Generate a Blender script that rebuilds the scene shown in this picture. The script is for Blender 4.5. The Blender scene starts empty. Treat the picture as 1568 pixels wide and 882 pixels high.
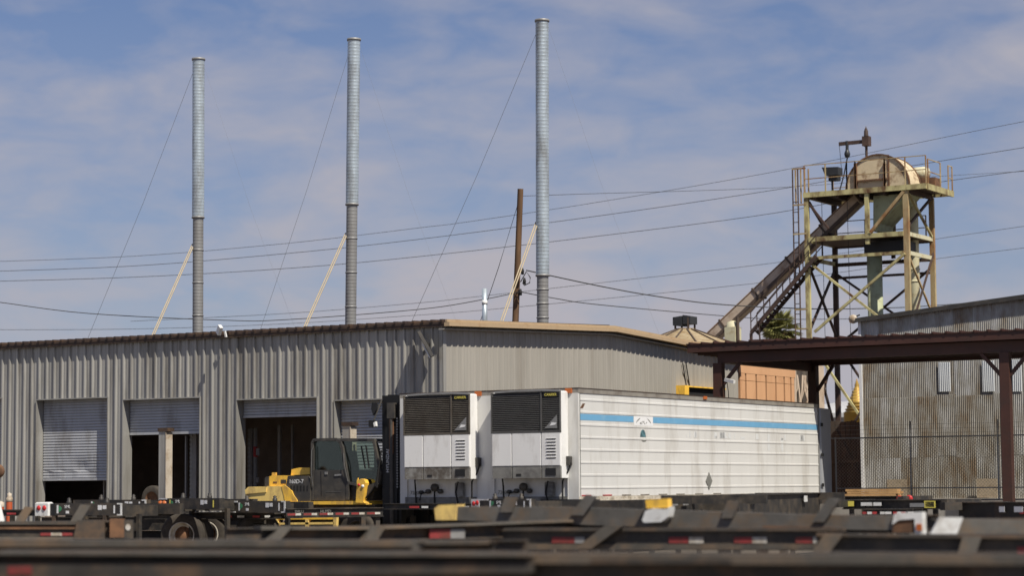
import bpy, math, random
from mathutils import Vector, Matrix
random.seed(11)
S = bpy.context.scene
COL = S.collection
R = math.radians

# ------------------------------------------------------------------ camera
FPX, YAW, PITCH, ROLL, HC = 3464.9, .5434, .0873, -.0078, 1.75
cy, sy = math.cos(YAW), math.sin(YAW)
f0 = Vector((-sy, cy, 0)); r0 = Vector((cy, sy, 0)); up = Vector((0, 0, 1))
FW = f0*math.cos(PITCH) + up*math.sin(PITCH)
u2 = up*math.cos(PITCH) - f0*math.sin(PITCH)
RT = r0*math.cos(ROLL) + u2*math.sin(ROLL)
UP = u2*math.cos(ROLL) - r0*math.sin(ROLL)
CP = Vector((0, 0, HC))
cd = bpy.data.cameras.new('camera'); cam = bpy.data.objects.new('camera', cd); COL.objects.link(cam)
cam.matrix_world = Matrix(((RT.x, UP.x, -FW.x, 0), (RT.y, UP.y, -FW.y, 0), (RT.z, UP.z, -FW.z, HC), (0, 0, 0, 1)))
cd.sensor_width = 36; cd.lens = FPX/1568*36; cd.clip_start = .1; cd.clip_end = 5000
cd.dof.use_dof = True; cd.dof.focus_distance = 70; cd.dof.aperture_fstop = .9
S.camera = cam
# ------------------------------------------------------------------ sky, sun, exposure
SUN = Vector((2.1, -.96, 3.05)).normalized()
elev = math.asin(SUN.z); azim = math.atan2(SUN.x, SUN.y)
w = bpy.data.worlds.new('World'); S.world = w; w.use_nodes = True
nt = w.node_tree; N = nt.nodes; L = nt.links
bg = N['Background']
sky = N.new('ShaderNodeTexSky'); sky.sky_type = 'NISHITA'; sky.sun_disc = False
sky.sun_elevation = elev; sky.sun_rotation = azim; sky.altitude = 100; sky.air_density = 1; sky.dust_density = .4; sky.ozone_density = 3
tc = N.new('ShaderNodeTexCoord')
mp = N.new('ShaderNodeMapping'); mp.inputs['Scale'].default_value = (1, 1, 2.6); mp.inputs['Rotation'].default_value = (R(22), R(18), R(20))
n1 = N.new('ShaderNodeTexNoise'); n1.inputs['Scale'].default_value = 5.5; n1.inputs['Detail'].default_value = 5; n1.inputs['Roughness'].default_value = .5
n1.inputs['Distortion'].default_value = .6
rp = N.new('ShaderNodeMapRange'); rp.inputs['From Min'].default_value = .39; rp.inputs['From Max'].default_value = .65
rp.inputs['To Min'].default_value = .0; rp.inputs['To Max'].default_value = .66
n2 = N.new('ShaderNodeTexNoise'); n2.inputs['Scale'].default_value = 21; n2.inputs['Detail'].default_value = 6; n2.inputs['Roughness'].default_value = .55; n2.inputs['Distortion'].default_value = .4
av = N.new('ShaderNodeMix'); av.data_type = 'FLOAT'; av.inputs[0].default_value = .36
sep = N.new('ShaderNodeSeparateXYZ')
hz = N.new('ShaderNodeMapRange'); hz.inputs['From Min'].default_value = 0; hz.inputs['From Max'].default_value = .30; hz.inputs['To Min'].default_value = .72; hz.inputs['To Max'].default_value = 0
mx = N.new('ShaderNodeMath'); mx.operation = 'ADD'; mx.use_clamp = True
mixc = N.new('ShaderNodeMix'); mixc.data_type = 'RGBA'
mulc = N.new('ShaderNodeMix'); mulc.data_type = 'RGBA'; mulc.blend_type = 'MULTIPLY'; mulc.inputs[0].default_value = 1
L.new(tc.outputs['Generated'], mp.inputs['Vector']); L.new(mp.outputs[0], n1.inputs['Vector']); L.new(mp.outputs[0], n2.inputs['Vector'])
L.new(n1.outputs['Fac'], av.inputs[2]); L.new(n2.outputs['Fac'], av.inputs[3]); L.new(av.outputs[0], rp.inputs[0])
L.new(tc.outputs['Generated'], sep.inputs[0]); L.new(sep.outputs['Z'], hz.inputs[0])
L.new(rp.outputs[0], mx.inputs[0]); L.new(hz.outputs[0], mx.inputs[1])
L.new(sky.outputs[0], mulc.inputs[6]); mulc.inputs[7].default_value = (.34, .50, .72, 1)
L.new(mx.outputs[0], mixc.inputs[0]); L.new(mulc.outputs[2], mixc.inputs[6]); mixc.inputs[7].default_value = (4.3, 4.15, 4.6, 1)
L.new(mixc.outputs[2], bg.inputs['Color']); bg.inputs['Strength'].default_value = .09
sl = bpy.data.lights.new('sun', 'SUN'); sl.energy = 5.0; sl.angle = R(.5); sl.color = (1, .93, .81)
so = bpy.data.objects.new('sun', sl); COL.objects.link(so); so.location = (0, 0, 60)
so.rotation_euler = SUN.to_track_quat('Z', 'Y').to_euler()
S.view_settings.view_transform = 'Standard'; S.view_settings.look = 'None'; S.view_settings.gamma = 1
S.view_settings.exposure = .2; S.view_settings.use_curve_mapping = False

# ------------------------------------------------------------------ measuring helpers: a sight line met with a real plane
def ray(px, py): return FW + RT*((px-784)/FPX) - UP*((py-441)/FPX)
def onX(px, py, v): d = ray(px, py); return CP + d*((v-CP.x)/d.x)
def onY(px, py, v): d = ray(px, py); return CP + d*((v-CP.y)/d.y)
def pt(px, py, dep): return CP + ray(px, py)*dep

# ------------------------------------------------------------------ materials
def mat(name, col, rough=.6, metal=0., var=.12, scale=2.5, dirt=None, amt=.35, dscale=1.5, streak=0, rnd=0., spec=.4, bump=0., emit=None):
    m = bpy.data.materials.new(name); m.use_nodes = True
    t = m.node_tree; n = t.nodes; l = t.links; b = n['Principled BSDF']
    b.inputs['Roughness'].default_value = rough; b.inputs['Metallic'].default_value = metal
    b.inputs['Specular IOR Level'].default_value = spec
    tc = n.new('ShaderNodeTexCoord'); mp = n.new('ShaderNodeMapping')
    oi = n.new('ShaderNodeObjectInfo')
    ad = n.new('ShaderNodeVectorMath'); ad.operation = 'ADD'
    sc = n.new('ShaderNodeVectorMath'); sc.operation = 'SCALE'; sc.inputs[0].default_value = (37, 19, 11)
    l.new(oi.outputs['Random'], sc.inputs['Scale'])
    l.new(tc.outputs['Object'], ad.inputs[0]); l.new(sc.outputs[0], ad.inputs[1]); l.new(ad.outputs[0], mp.inputs['Vector'])
    if streak: mp.inputs['Scale'].default_value = (1, 1, streak)
    no = n.new('ShaderNodeTexNoise'); no.inputs['Scale'].default_value = scale; no.inputs['Detail'].default_value = 6; no.inputs['Roughness'].default_value = .6
    l.new(mp.outputs[0], no.inputs['Vector'])
    mr = n.new('ShaderNodeMapRange'); mr.inputs['From Min'].default_value = .25; mr.inputs['From Max'].default_value = .75
    mr.inputs['To Min'].default_value = 1-var; mr.inputs['To Max'].default_value = 1+var
    l.new(no.outputs['Fac'], mr.inputs['Value'])
    val = mr.outputs[0]
    if rnd:
        m2 = n.new('ShaderNodeMapRange'); m2.inputs['To Min'].default_value = 1-rnd; m2.inputs['To Max'].default_value = 1+rnd
        l.new(oi.outputs['Random'], m2.inputs['Value'])
        mm = n.new('ShaderNodeMath'); mm.operation = 'MULTIPLY'; l.new(val, mm.inputs[0]); l.new(m2.outputs[0], mm.inputs[1]); val = mm.outputs[0]
    vm = n.new('ShaderNodeVectorMath'); vm.operation = 'SCALE'; vm.inputs[0].default_value = col[:3]; l.new(val, vm.inputs['Scale'])
    out = vm.outputs[0]
    if dirt:
        nd = n.new('ShaderNodeTexNoise'); nd.inputs['Scale'].default_value = dscale; nd.inputs['Detail'].default_value = 8; nd.inputs['Roughness'].default_value = .68
        l.new(mp.outputs[0], nd.inputs['Vector'])
        rr = n.new('ShaderNodeMapRange'); rr.inputs['From Min'].default_value = .62-amt*.5; rr.inputs['From Max'].default_value = .80-amt*.4
        l.new(nd.outputs['Fac'], rr.inputs['Value'])
        mx = n.new('ShaderNodeMix'); mx.data_type = 'RGBA'; l.new(rr.outputs[0], mx.inputs[0]); l.new(out, mx.inputs[6]); mx.inputs[7].default_value = (*dirt, 1)
        out = mx.outputs[2]
    l.new(out, b.inputs['Base Color'])
    if bump:
        bp = n.new('ShaderNodeBump'); bp.inputs['Strength'].default_value = bump; bp.inputs['Distance'].default_value = .02
        l.new(no.outputs['Fac'], bp.inputs['Height']); l.new(bp.outputs[0], b.inputs['Normal'])
    return m
RUST = (.11, .05, .022)
MT = dict(
 siding=mat('galvanised_siding', (.33, .322, .30), .38, .25, .12, 5, (.15, .135, .115), .3, 1.3, .10, .08, .5),
 siding_side=mat('pale_siding', (.315, .297, .262), .5, .0, .08, 5, (.24, .22, .19), .15, 1.2, .10, .04, .5),
 galv=mat('galvanised_steel', (.50, .575, .63), .40, .45, .16, 6, (.30, .32, .33), .3, 2.5, .3),
 galv_old=mat('old_galvanised_steel', (.29, .29, .285), .5, .3, .12, 6, (.22, .21, .2), .3, 3, .3),
 brown=mat('brown_trim', (.045, .03, .024), .6, 0, .2, 3, (.10, .06, .035), .3, 2),
 tan=mat('tan_trim', (.42, .31, .19), .55, 0, .08, 2, (.33, .22, .12), .2, 2),
 maroon=mat('maroon_steel', (.062, .026, .019), .55, 0, .15, 2, (.045, .025, .02), .3, 1.5),
 door=mat('shutter_steel', (.40, .41, .43), .45, .15, .08, 3, (.25, .24, .23), .2, 2, .3),
 dark=mat('dark_interior', (.30, .235, .19), .8, 0, .3, 1.5),
 rack=mat('rack_steel', (.25, .24, .23), .6, 0, .2, 3),
 conc=mat('concrete', (.30, .28, .25), .9, 0, .15, 1.5, (.18, .16, .14), .35, .8, 0, 0, .2, .3),
 ground=mat('dusty_asphalt', (.17, .147, .12), .95, 0, .2, .8, (.10, .088, .073), .4, .25, 0, 0, .15, .4),
 white=mat('white_paint', (.635, .63, .605), .35, 0, .04, 1.5, (.46, .44, .40), .24, 1.3, .22, .018, .5),
 whiteshell=mat('white_fibreglass', (.76, .755, .74), .35, 0, .03, 2, (.52, .50, .47), .18, 2, .3, 0, .5),
 rail=mat('aluminium_rail', (.36, .335, .29), .5, .3, .15, 6, (.22, .19, .16), .35, 3),
 beige=mat('beige_rail', (.56, .51, .42), .6, 0, .15, 6, (.30, .25, .18), .3, 4),
 skirt=mat('grey_skirt', (.20, .195, .18), .6, 0, .2, 5, (.10, .095, .09), .35, 3),
 grille=mat('black_grille', (.016, .016, .017), .5, 0, .2, 5),
 slat=mat('grey_slat', (.09, .088, .085), .5, 0, .2, 5),
 black=mat('black_rubber', (.016, .015, .015), .75, 0, .2, 5),
 blue=mat('blue_stripe', (.15, .36, .56), .5, 0, .08, 3, (.22, .40, .55), .15, 2),
 orange=mat('orange_lens', (.45, .12, .03), .4, 0, .1, 5),
 red=mat('red_lens', (.50, .03, .03), .4, 0, .1, 5),
 redtape=mat('red_tape', (.42, .05, .05), .4, 0, .12, 6, (.2, .04, .04), .3, 5),
 whitetape=mat('white_tape', (.72, .72, .70), .4, 0, .1, 6, (.45, .42, .38), .25, 5),
 sticker=mat('white_sticker', (.75, .75, .75), .5, 0, .06, 8),
 green=mat('green_sticker', (.06, .25, .12), .5, 0, .1, 8),
 yellow=mat('yellow_paint', (.90, .54, .07), .40, 0, .1, 3, (.42, .26, .08), .26, 3.5, .5, 0, .5),
 paleyellow=mat('faded_yellow_paint', (.88, .63, .20), .45, 0, .1, 3, (.45, .31, .13), .28, 3.5, .5, 0, .5),
 charcoal=mat('charcoal_paint', (.050, .047, .043), .5, 0, .15, 3, (.085, .075, .062), .3, 3),
 mast=mat('black_mast', (.010, .010, .010), .45, 0, .2, 3),
 chassis=mat('black_chassis_paint', (.030, .028, .026), .55, 0, .25, 3, (.085, .068, .05), .35, 2.2, 0, .2),
 chassis_dusty=mat('dusty_chassis_paint', (.050, .044, .038), .7, 0, .3, 3, (.12, .075, .045), .3, 1.8, 0, .2),
 rust=mat('rusty_steel', (.13, .07, .04), .85, 0, .3, 3, (.2, .10, .05), .35, 3),
 rimw=mat('pale_rim', (.62, .58, .50), .5, 0, .1, 4, (.3, .24, .18), .3, 4),
 tyre=mat('tyre_rubber', (.042, .036, .030), .9, 0, .2, 4, (.075, .062, .05), .35, 3),
 wood=mat('lumber', (.46, .27, .11), .8, 0, .2, 5, (.30, .16, .06), .3, 3),
 pole=mat('pole_wood', (.155, .088, .045), .9, 0, .3, 7, (.085, .05, .03), .35, 4, .08),
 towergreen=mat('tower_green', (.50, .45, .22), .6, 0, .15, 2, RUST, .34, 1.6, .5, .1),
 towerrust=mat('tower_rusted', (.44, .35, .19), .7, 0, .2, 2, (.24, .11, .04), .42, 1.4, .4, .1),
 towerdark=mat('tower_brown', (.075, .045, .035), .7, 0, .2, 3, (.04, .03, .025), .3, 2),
 drum=mat('cream_drum', (.64, .53, .35), .6, 0, .08, 3, (.17, .075, .03), .22, 2.6),
 cream=mat('cream_paint', (.58, .55, .38), .6, 0, .1, 3, (.34, .25, .12), .25, 3),
 tube=mat('green_tube', (.40, .43, .27), .6, 0, .12, 2, (.24, .22, .13), .25, 3),
 chute=mat('rusty_chute', (.52, .42, .325), .75, 0, .15, 2, (.25, .16, .10), .2, 1.5),
 chutedark=mat('chute_edge', (.09, .065, .05), .75, 0, .2, 2),
 silo=mat('silo_roof', (.36, .29, .18), .7, 0, .15, 4, (.24, .16, .08), .4, 3),
 orangewall=mat('terracotta_panel', (.60, .34, .18), .75, 0, .06, 2, (.5, .26, .13), .2, 1.5, .3, .03),
 crown=mat('palm_frond', (.25, .25, .09), .6, 0, .3, 3, (.17, .14, .05), .3, 2, 0, .35),
 deadfrond=mat('dry_frond', (.22, .16, .07), .8, 0, .2, 3, None, 0, 1, 0, .2),
 boards=mat('dark_boards', (.085, .07, .055), .85, 0, .25, 3, (.05, .04, .035), .4, 2, .2, .25),
 wire=mat('wire', (.05, .05, .05), .6, 0, .1, 3),
 fence=mat('fence_steel', (.40, .39, .36), .5, .4, .1, 3),
 gold=mat('gold_paint', (.42, .27, .06), .45, .2, .15, 6, (.35, .18, .03), .3, 6),
 lamp=mat('lamp_housing', (.030, .032, .035), .45, 0, .15, 4),
 camera_white=mat('white_plastic', (.72, .72, .70), .4, 0, .05, 4),
 teal=mat('teal_sticker', (.10, .22, .25), .6, 0, .3, 12, (.03, .05, .06), .4, 14),
 greysticker=mat('grey_sticker', (.17, .17, .155), .6, 0, .15, 6),
 greydoor=mat('grey_door', (.34, .35, .37), .5, 0, .06, 3),
 conebody=mat('red_cone', (.42, .085, .03), .6, 0, .1, 4),
 pale_cream=mat('cream_and_lit_side', (.50,.44,.36), .6, 0, .1, 4, (.3,.22,.14), .3, 3),  # cream paint, also holds the sunlit side of the door posts as colour
 pale=mat('translucent_sheet', (.55,.57,.58), .4, 0, .06, 3),
 redtape_dirty=mat('dirty_red_tape', (.24, .035, .035), .5, 0, .2, 6, (.12, .04, .03), .35, 5),
 whitetape_dirty=mat('dirty_white_tape', (.50, .48, .44), .5, 0, .15, 6, (.28, .23, .17), .4, 5),
 girder_light=mat('grey_girder', (.12,.112,.10), .65, 0, .35, 3, (.17,.115,.07), .3, 1.6),
 emblem_grey=mat('emblem_grey', (.20,.20,.20), .5, 0, .08, 6),
 slat_brown=mat('brownish_slat', (.11,.097,.08), .6, 0, .25, 5, (.08,.065,.05), .3, 4),
 skirt_worn=mat('worn_grey_skirt', (.25,.245,.23), .6, 0, .25, 6, (.10,.085,.07), .5, 4),
 strut_paint=mat('dull_tan_steel', (.40,.33,.22), .6, 0, .15, 5),
 ghost=mat('faded_lettering', (.63,.64,.635), .45, 0, .03, 3),
 board=mat('plywood', (.40,.33,.24), .8, 0, .12, 3, (.2,.15,.1), .3, 3),
 girder=mat('dusty_lit_girder', (.085,.077,.066), .7, 0, .3, 3, (.16,.11,.07), .3, 1.6, 0, .15),  # dusty paint, lightened so flange edges carry highlights in their colour
 wtext=mat('white_lettering', (.72, .72, .72), .5, 0, .02, 3),
 ytext=mat('yellow_lettering', (.72, .62, .12), .5, 0, .02, 3),
)
def galvrust():
    m = bpy.data.materials.new('rusty_corrugated'); m.use_nodes = True
    t = m.node_tree; n = t.nodes; l = t.links; b = n['Principled BSDF']; b.inputs['Roughness'].default_value = .55; b.inputs['Metallic'].default_value = .15
    tc = n.new('ShaderNodeTexCoord'); oi = n.new('ShaderNodeObjectInfo')
    sc = n.new('ShaderNodeVectorMath'); sc.operation = 'SCALE'; sc.inputs[0].default_value = (91, 0, 47); l.new(oi.outputs['Random'], sc.inputs['Scale'])
    ad = n.new('ShaderNodeVectorMath'); ad.operation = 'ADD'; l.new(tc.outputs['Object'], ad.inputs[0]); l.new(sc.outputs[0], ad.inputs[1])
    mp = n.new('ShaderNodeMapping'); mp.inputs['Scale'].default_value = (1.1, 1, .42); l.new(ad.outputs[0], mp.inputs[0])
    no = n.new('ShaderNodeTexNoise'); no.inputs['Scale'].default_value = 2.2; no.inputs['Detail'].default_value = 8; no.inputs['Roughness'].default_value = .66; l.new(mp.outputs[0], no.inputs['Vector'])
    rm = n.new('ShaderNodeMapRange'); rm.inputs['To Min'].default_value = -.13; rm.inputs['To Max'].default_value = .09; l.new(oi.outputs['Random'], rm.inputs[0])
    a2 = n.new('ShaderNodeMath'); a2.operation = 'ADD'; l.new(no.outputs['Fac'], a2.inputs[0]); l.new(rm.outputs[0], a2.inputs[1])
    cr = n.new('ShaderNodeValToRGB'); e = cr.color_ramp.elements
    e[0].position = .30; e[0].color = (.46, .455, .44, 1); e[1].position = .80; e[1].color = (.15, .085, .045, 1)
    for p, c in ((.46, (.33, .315, .28)), (.58, (.26, .23, .185)), (.70, (.20, .145, .09))):
        q = e.new(p); q.color = (*c, 1)
    l.new(a2.outputs[0], cr.inputs[0]); l.new(cr.outputs[0], b.inputs['Base Color'])
    return m
MT['corr'] = galvrust()

def glassmat():
    m = bpy.data.materials.new('tinted_glass'); m.use_nodes = True; n = m.node_tree.nodes; l = m.node_tree.links
    for q in list(n): n.remove(q)
    o = n.new('ShaderNodeOutputMaterial'); a = n.new('ShaderNodeBsdfTransparent'); a.inputs[0].default_value = (.58, .67, .61, 1)
    b = n.new('ShaderNodeBsdfGlossy'); b.inputs['Roughness'].default_value = .04; b.inputs['Color'].default_value = (.8, .85, .85, 1)
    f = n.new('ShaderNodeFresnel'); f.inputs[0].default_value = 1.6; x = n.new('ShaderNodeMixShader')
    l.new(f.outputs[0], x.inputs[0]); l.new(a.outputs[0], x.inputs[1]); l.new(b.outputs[0], x.inputs[2]); l.new(x.outputs[0], o.inputs[0])
    return m
MT['glass'] = glassmat()

# ------------------------------------------------------------------ mesh builder
class MB:
    def __init__(s): s.v = []; s.f = []; s.m = []; s.s = []
    def add(s, vs, fs, m=0, sm=False):
        o = len(s.v); s.v += [tuple(v) for v in vs]
        for f in fs: s.f.append([i+o for i in f]); s.m.append(m); s.s.append(sm)
        return s
    def box(s, x0, x1, y0, y1, z0, z1, m=0):
        v = [(x0,y0,z0),(x1,y0,z0),(x1,y1,z0),(x0,y1,z0),(x0,y0,z1),(x1,y0,z1),(x1,y1,z1),(x0,y1,z1)]
        return s.add(v, [(3,2,1,0),(4,5,6,7),(0,1,5,4),(1,2,6,5),(2,3,7,6),(3,0,4,7)], m)
    def bbox(s, x0, x1, y0, y1, z0, z1, b=.02, m=0):
        # box with chamfered vertical and top edges
        p = [(x0+b,y0),(x1-b,y0),(x1,y0+b),(x1,y1-b),(x1-b,y1),(x0+b,y1),(x0,y1-b),(x0,y0+b)]
        q = [(x0+2*b,y0+b),(x1-2*b,y0+b),(x1-b,y0+2*b),(x1-b,y1-2*b),(x1-2*b,y1-b),(x0+2*b,y1-b),(x0+b,y1-2*b),(x0+b,y0+2*b)]
        v = [(a,c,z0) for a,c in p]+[(a,c,z1-b) for a,c in p]+[(a,c,z1) for a,c in q]
        f = [tuple(range(7,-1,-1)), tuple(range(16,24))]
        for k in range(8):
            j = (k+1) % 8
            f += [(k,j,8+j,8+k),(8+k,8+j,16+j,16+k)]
        return s.add(v, f, m)
    def bar(s, a, b, w, h, m=0, upv=None):
        a = Vector(a); b = Vector(b); d = (b-a).normalized()
        u = Vector(upv) if upv else (Vector((0,0,1)) if abs(d.z) < .95 else Vector((1,0,0)))
        sd = d.cross(u).normalized(); u = sd.cross(d).normalized()
        v = []
        for p in (a, b):
            for i, j in ((-1,-1),(1,-1),(1,1),(-1,1)): v.append(p+sd*(i*w/2)+u*(j*h/2))
        return s.add(v, [(0,3,2,1),(4,5,6,7),(0,1,5,4),(1,2,6,5),(2,3,7,6),(3,0,4,7)], m)
    def tube(s, pts, r, n=8, m=0, cap=True):
        pts = [Vector(p) for p in pts]; v = []; f = []
        for i, p in enumerate(pts):
            d = (pts[min(i+1,len(pts)-1)]-pts[max(i-1,0)]).normalized()
            u = Vector((0,0,1)) if abs(d.z) < .95 else Vector((1,0,0))
            a = d.cross(u).normalized(); b = a.cross(d)
            rr = r[i] if isinstance(r, (list,tuple)) else r
            for k in range(n):
                t = 2*math.pi*k/n; v.append(p+a*math.cos(t)*rr+b*math.sin(t)*rr)
        for i in range(len(pts)-1):
            for k in range(n):
                j = (k+1) % n; f.append((i*n+k,i*n+j,(i+1)*n+j,(i+1)*n+k))
        s.add(v, f, m, True)
        if cap:
            o = len(pts)-1
            s.add(v[:n], [tuple(range(n-1,-1,-1))], m); s.add(v[o*n:], [tuple(range(n))], m)
        return s
    def lathe(s, prof, n=24, c=(0,0,0), axis='z', m=0, sm=True):
        v = []; f = []
        for r, h in prof:
            for k in range(n):
                t = 2*math.pi*k/n; x, y = r*math.cos(t), r*math.sin(t)
                p = (x,y,h) if axis == 'z' else ((x,h,y) if axis == 'y' else (h,x,y))
                v.append((p[0]+c[0],p[1]+c[1],p[2]+c[2]))
        for i in range(len(prof)-1):
            for k in range(n):
                j = (k+1) % n; q = (i*n+k,i*n+j,(i+1)*n+j,(i+1)*n+k)
                f.append(q if axis != 'y' else q[::-1])
        return s.add(v, f, m, sm)
    def prism(s, poly, axis, a, b, m=0):
        n = len(poly); v = []
        for h in (a, b):
            for p, q in poly: v.append({'x':(h,p,q),'y':(p,h,q),'z':(p,q,h)}[axis])
        f = [tuple(range(n-1,-1,-1)), tuple(range(n,2*n))]
        for k in range(n):
            j = (k+1) % n; f.append((k,j,n+j,n+k))
        return s.add(v, f, m)
    def mesh(s, name, mats, off=None):
        me = bpy.data.meshes.new(name)
        vs = s.v if off is None else [(a-off[0],b-off[1],c-off[2]) for a,b,c in s.v]
        me.from_pydata(vs, [], s.f)
        for k in (mats if isinstance(mats, (list,tuple)) else [mats]): me.materials.append(MT[k])
        me.polygons.foreach_set('material_index', s.m); me.polygons.foreach_set('use_smooth', s.s)
        import bmesh
        b = bmesh.new(); b.from_mesh(me); bmesh.ops.recalc_face_normals(b, faces=b.faces); b.to_mesh(me); b.free()
        return me
    def build(s, name, mats, parent=None, off=None):
        o = bpy.data.objects.new(name, s.mesh(name, mats, off)); COL.objects.link(o)
        if parent: o.parent = parent
        return o
def thing(name, label, cat, loc=(0,0,0), rz=0, group=None):
    o = bpy.data.objects.new(name, None); COL.objects.link(o); o.location = loc; o.rotation_euler = (0,0,rz)
    o.empty_display_size = .2
    return tag(o, label, cat, group)
def tag(o, label, cat, group=None):
    o['label'] = label; o['category'] = cat
    if group: o['group'] = group
    return o
def P(root, name, mb, mats, sub=None, label=None):
    # geometry given in world coordinates, stored relative to the thing's base
    o = mb.build(name, mats, sub or root, tuple(root.location))
    if label: o['label'] = label
    return o
def inst(name, me, parent, loc=(0,0,0), rot=(0,0,0), scale=(1,1,1)):
    o = bpy.data.objects.new(name, me); COL.objects.link(o); o.parent = parent; o.location = loc; o.rotation_euler = rot; o.scale = scale
    return o
def structure(name, mb, m):
    o = mb.build(name, m); o['kind'] = 'structure'; return o
def text(parent, s, loc, rot, size, m, sub=None, sx=1):
    c = bpy.data.curves.new('lettering', 'FONT'); c.body = s; c.size = size; c.extrude = .002; c.align_x = 'CENTER'; c.align_y = 'CENTER'
    c.materials.append(MT[m]); c.resolution_u = 2
    t_ = bpy.data.objects.new('lettering', c); me_ = bpy.data.meshes.new_from_object(t_); bpy.data.objects.remove(t_)
    o = bpy.data.objects.new('lettering', me_); COL.objects.link(o); o.parent = sub or parent; o.location = loc; o.rotation_euler = rot; o.scale = (sx,1,1)
    return o
def dup(root, dx, label, kids=True):
    def cp(o, par):
        c = o.copy(); COL.objects.link(c)
        if par: c.parent = par
        for ch in list(o.children): cp(ch, c)
        return c
    r = cp(root, None); r.location = root.location + Vector(dx); r['label'] = label
    return r

# ================================================================== ground, dock
structure('ground', MB().add([(-400,-200,0),(300,-200,0),(300,600,0),(-400,600,0)], [(0,1,2,3)]), 'ground')
t = thing('loading_dock', 'raised concrete dock platform under the maroon canopy', 'loading dock', (-24, 63, 0))
P(t, 'platform', MB().box(-33.2, -2, 62.95, 84, 0, 1.22), 'conc')
m = MB()
for k in range(6): m.box(-29.6+k*4.2, -29.2+k*4.2, 62.80, 62.95, .55, 1.0)
P(t, 'dock_bumper', m, 'black')

# ================================================================== warehouse
BX, BY = -33.42, 51.66
wh = thing('warehouse', 'long low warehouse of grey ribbed metal siding with roll up doors', 'warehouse', (BX, BY, 0))
DOORS = [(-52.4,-49.6,4.55),(-48.15,-45.33,4.46),(-44.71,-41.82,4.37),(-40.45,-37.62,4.26),(-37.0,-34.3,4.15)]
RIB = .3048
def ribprof(s0, s1, first, h):
    # profile of (position, projection) with trapezoid ribs and two low stiffeners per pitch
    k = math.floor((s0-first)/RIB)-1; out = []
    while first+k*RIB < s1+RIB:
        c = first+k*RIB
        for d, o in ((-.048,0),(-.020,h),(.020,h),(.048,0),(.105,0),(.112,.006),(.125,.006),(.132,0),(.172,0),(.179,.006),(.192,.006),(.199,0)):
            out.append((c+d, o))
        k += 1
    out = sorted(out)
    def at(s):
        for (a,oa),(b,ob) in zip(out,out[1:]):
            if a <= s <= b: return oa+(ob-oa)*(s-a)/max(b-a,1e-6)
        return 0
    pts = [(s0,at(s0))]+[(a,o) for a,o in out if s0+1e-4 < a < s1-1e-4]+[(s1,at(s1))]
    return pts, at
first = -34.67
x = first+RIB*4+.152 - .9144
xs = []
x1 = BX
while x1 > -58:
    x0 = x1-.9144
    pts, at = ribprof(x0, x1, first, .052)
    br = sorted(set([p[0] for p in pts]+[d for D in DOORS for d in D[:2] if x0 < d < x1]))
    mb = MB()
    for a, b in zip(br, br[1:]):
        mid = (a+b)/2; z0 = 0.
        for D in DOORS:
            if D[0] < mid < D[1]: z0 = D[2]
        oa, ob = at(a), at(b)
        mb.add([(a,BY-oa,z0),(b,BY-ob,z0),(b,BY-ob,6.17),(a,BY-oa,6.17)], [(0,1,2,3)])
    P(wh, 'siding_panel', mb, 'siding')
    x1 = x0
YR, YE, ZE, ZRG = 60.95, 70.24, 6.16, 6.52
def gz(y): return ZE+(ZRG-ZE)*(1-abs(y-YR)/(YR-BY))
y0 = BY
while y0 < YE-.05:
    y1 = min(y0+.9144, YE)
    pts, at = ribprof(y0, y1, BY+.427, .032)
    br = sorted(set([p[0] for p in pts]+([YR] if y0 < YR < y1 else [])))
    mb = MB()
    for a, b in zip(br, br[1:]):
        mb.add([(BX+at(a),a,0),(BX+at(b),b,0),(BX+at(b),b,gz(b)-.02),(BX+at(a),a,gz(a)-.02)], [(0,1,2,3)])
    P(wh, 'siding_panel', mb, 'siding_side')
    y0 = y1
P(wh, 'corner_trim', MB().box(BX-.07, BX+.045, BY-.065, BY-.056, 0, 6.15).box(BX+.036, BX+.045, BY-.065, BY+.09, 0, 6.14), 'siding')
# roof: deck, eave fascia and standing seams ending in small bumps at the eave
mb = MB()
for (ya, za, yb, zb) in ((BY-.165, ZE+.05, YR, ZRG+.07), (YR, ZRG+.07, YE+.2, ZE+.05)):
    mb.add([(-58,ya,za),(BX+.25,ya,za),(BX+.25,yb,zb),(-58,yb,zb),(-58,ya,za-.06),(BX+.25,ya,za-.06),(BX+.25,yb,zb-.06),(-58,yb,zb-.06)],
           [(0,1,2,3),(7,6,5,4),(0,4,5,1),(1,5,6,2),(2,6,7,3),(3,7,4,0)])
k = 0
while BX-.1-k*RIB > -58:
    xx = BX+.06-k*RIB
    mb.bar((xx,BY-.19,ZE+.085),(xx,YR,ZRG+.105),.075,.07); k += 1
roof = P(wh, 'roof', mb, 'brown')
P(wh, 'eave_fascia', MB().box(-58, BX+.20, BY-.15, BY-.12, ZE-.08, ZE-.012), 'brown')
def rake(yoff, xa, xb, dz0, dz1):
    mb = MB()
    for ya, yb in ((BY-.24, YR), (YR, YE+.22)):
        za, zb = gz(ya) if ya >= BY else ZE, gz(yb) if yb <= YE else ZE
        mb.add([(xa,ya,za+dz0),(xb,ya,za+dz0),(xb,yb,zb+dz0),(xa,yb,zb+dz0),(xa,ya,za+dz1),(xb,ya,za+dz1),(xb,yb,zb+dz1),(xa,yb,zb+dz1)],
               [(3,2,1,0),(4,5,6,7),(0,1,5,4),(1,2,6,5),(2,3,7,6),(3,0,4,7)])
    return mb
P(wh, 'rake_trim', rake(0, BX+.24, BX+.30, .030, .105), 'tan')
P(wh, 'rake_gutter', rake(0, BX+.20, BX+.37, -.080, .022), 'tan')
P(wh, 'soffit', rake(0, BX+.02, BX+.19, -.17, -.14), 'siding_side')
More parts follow.
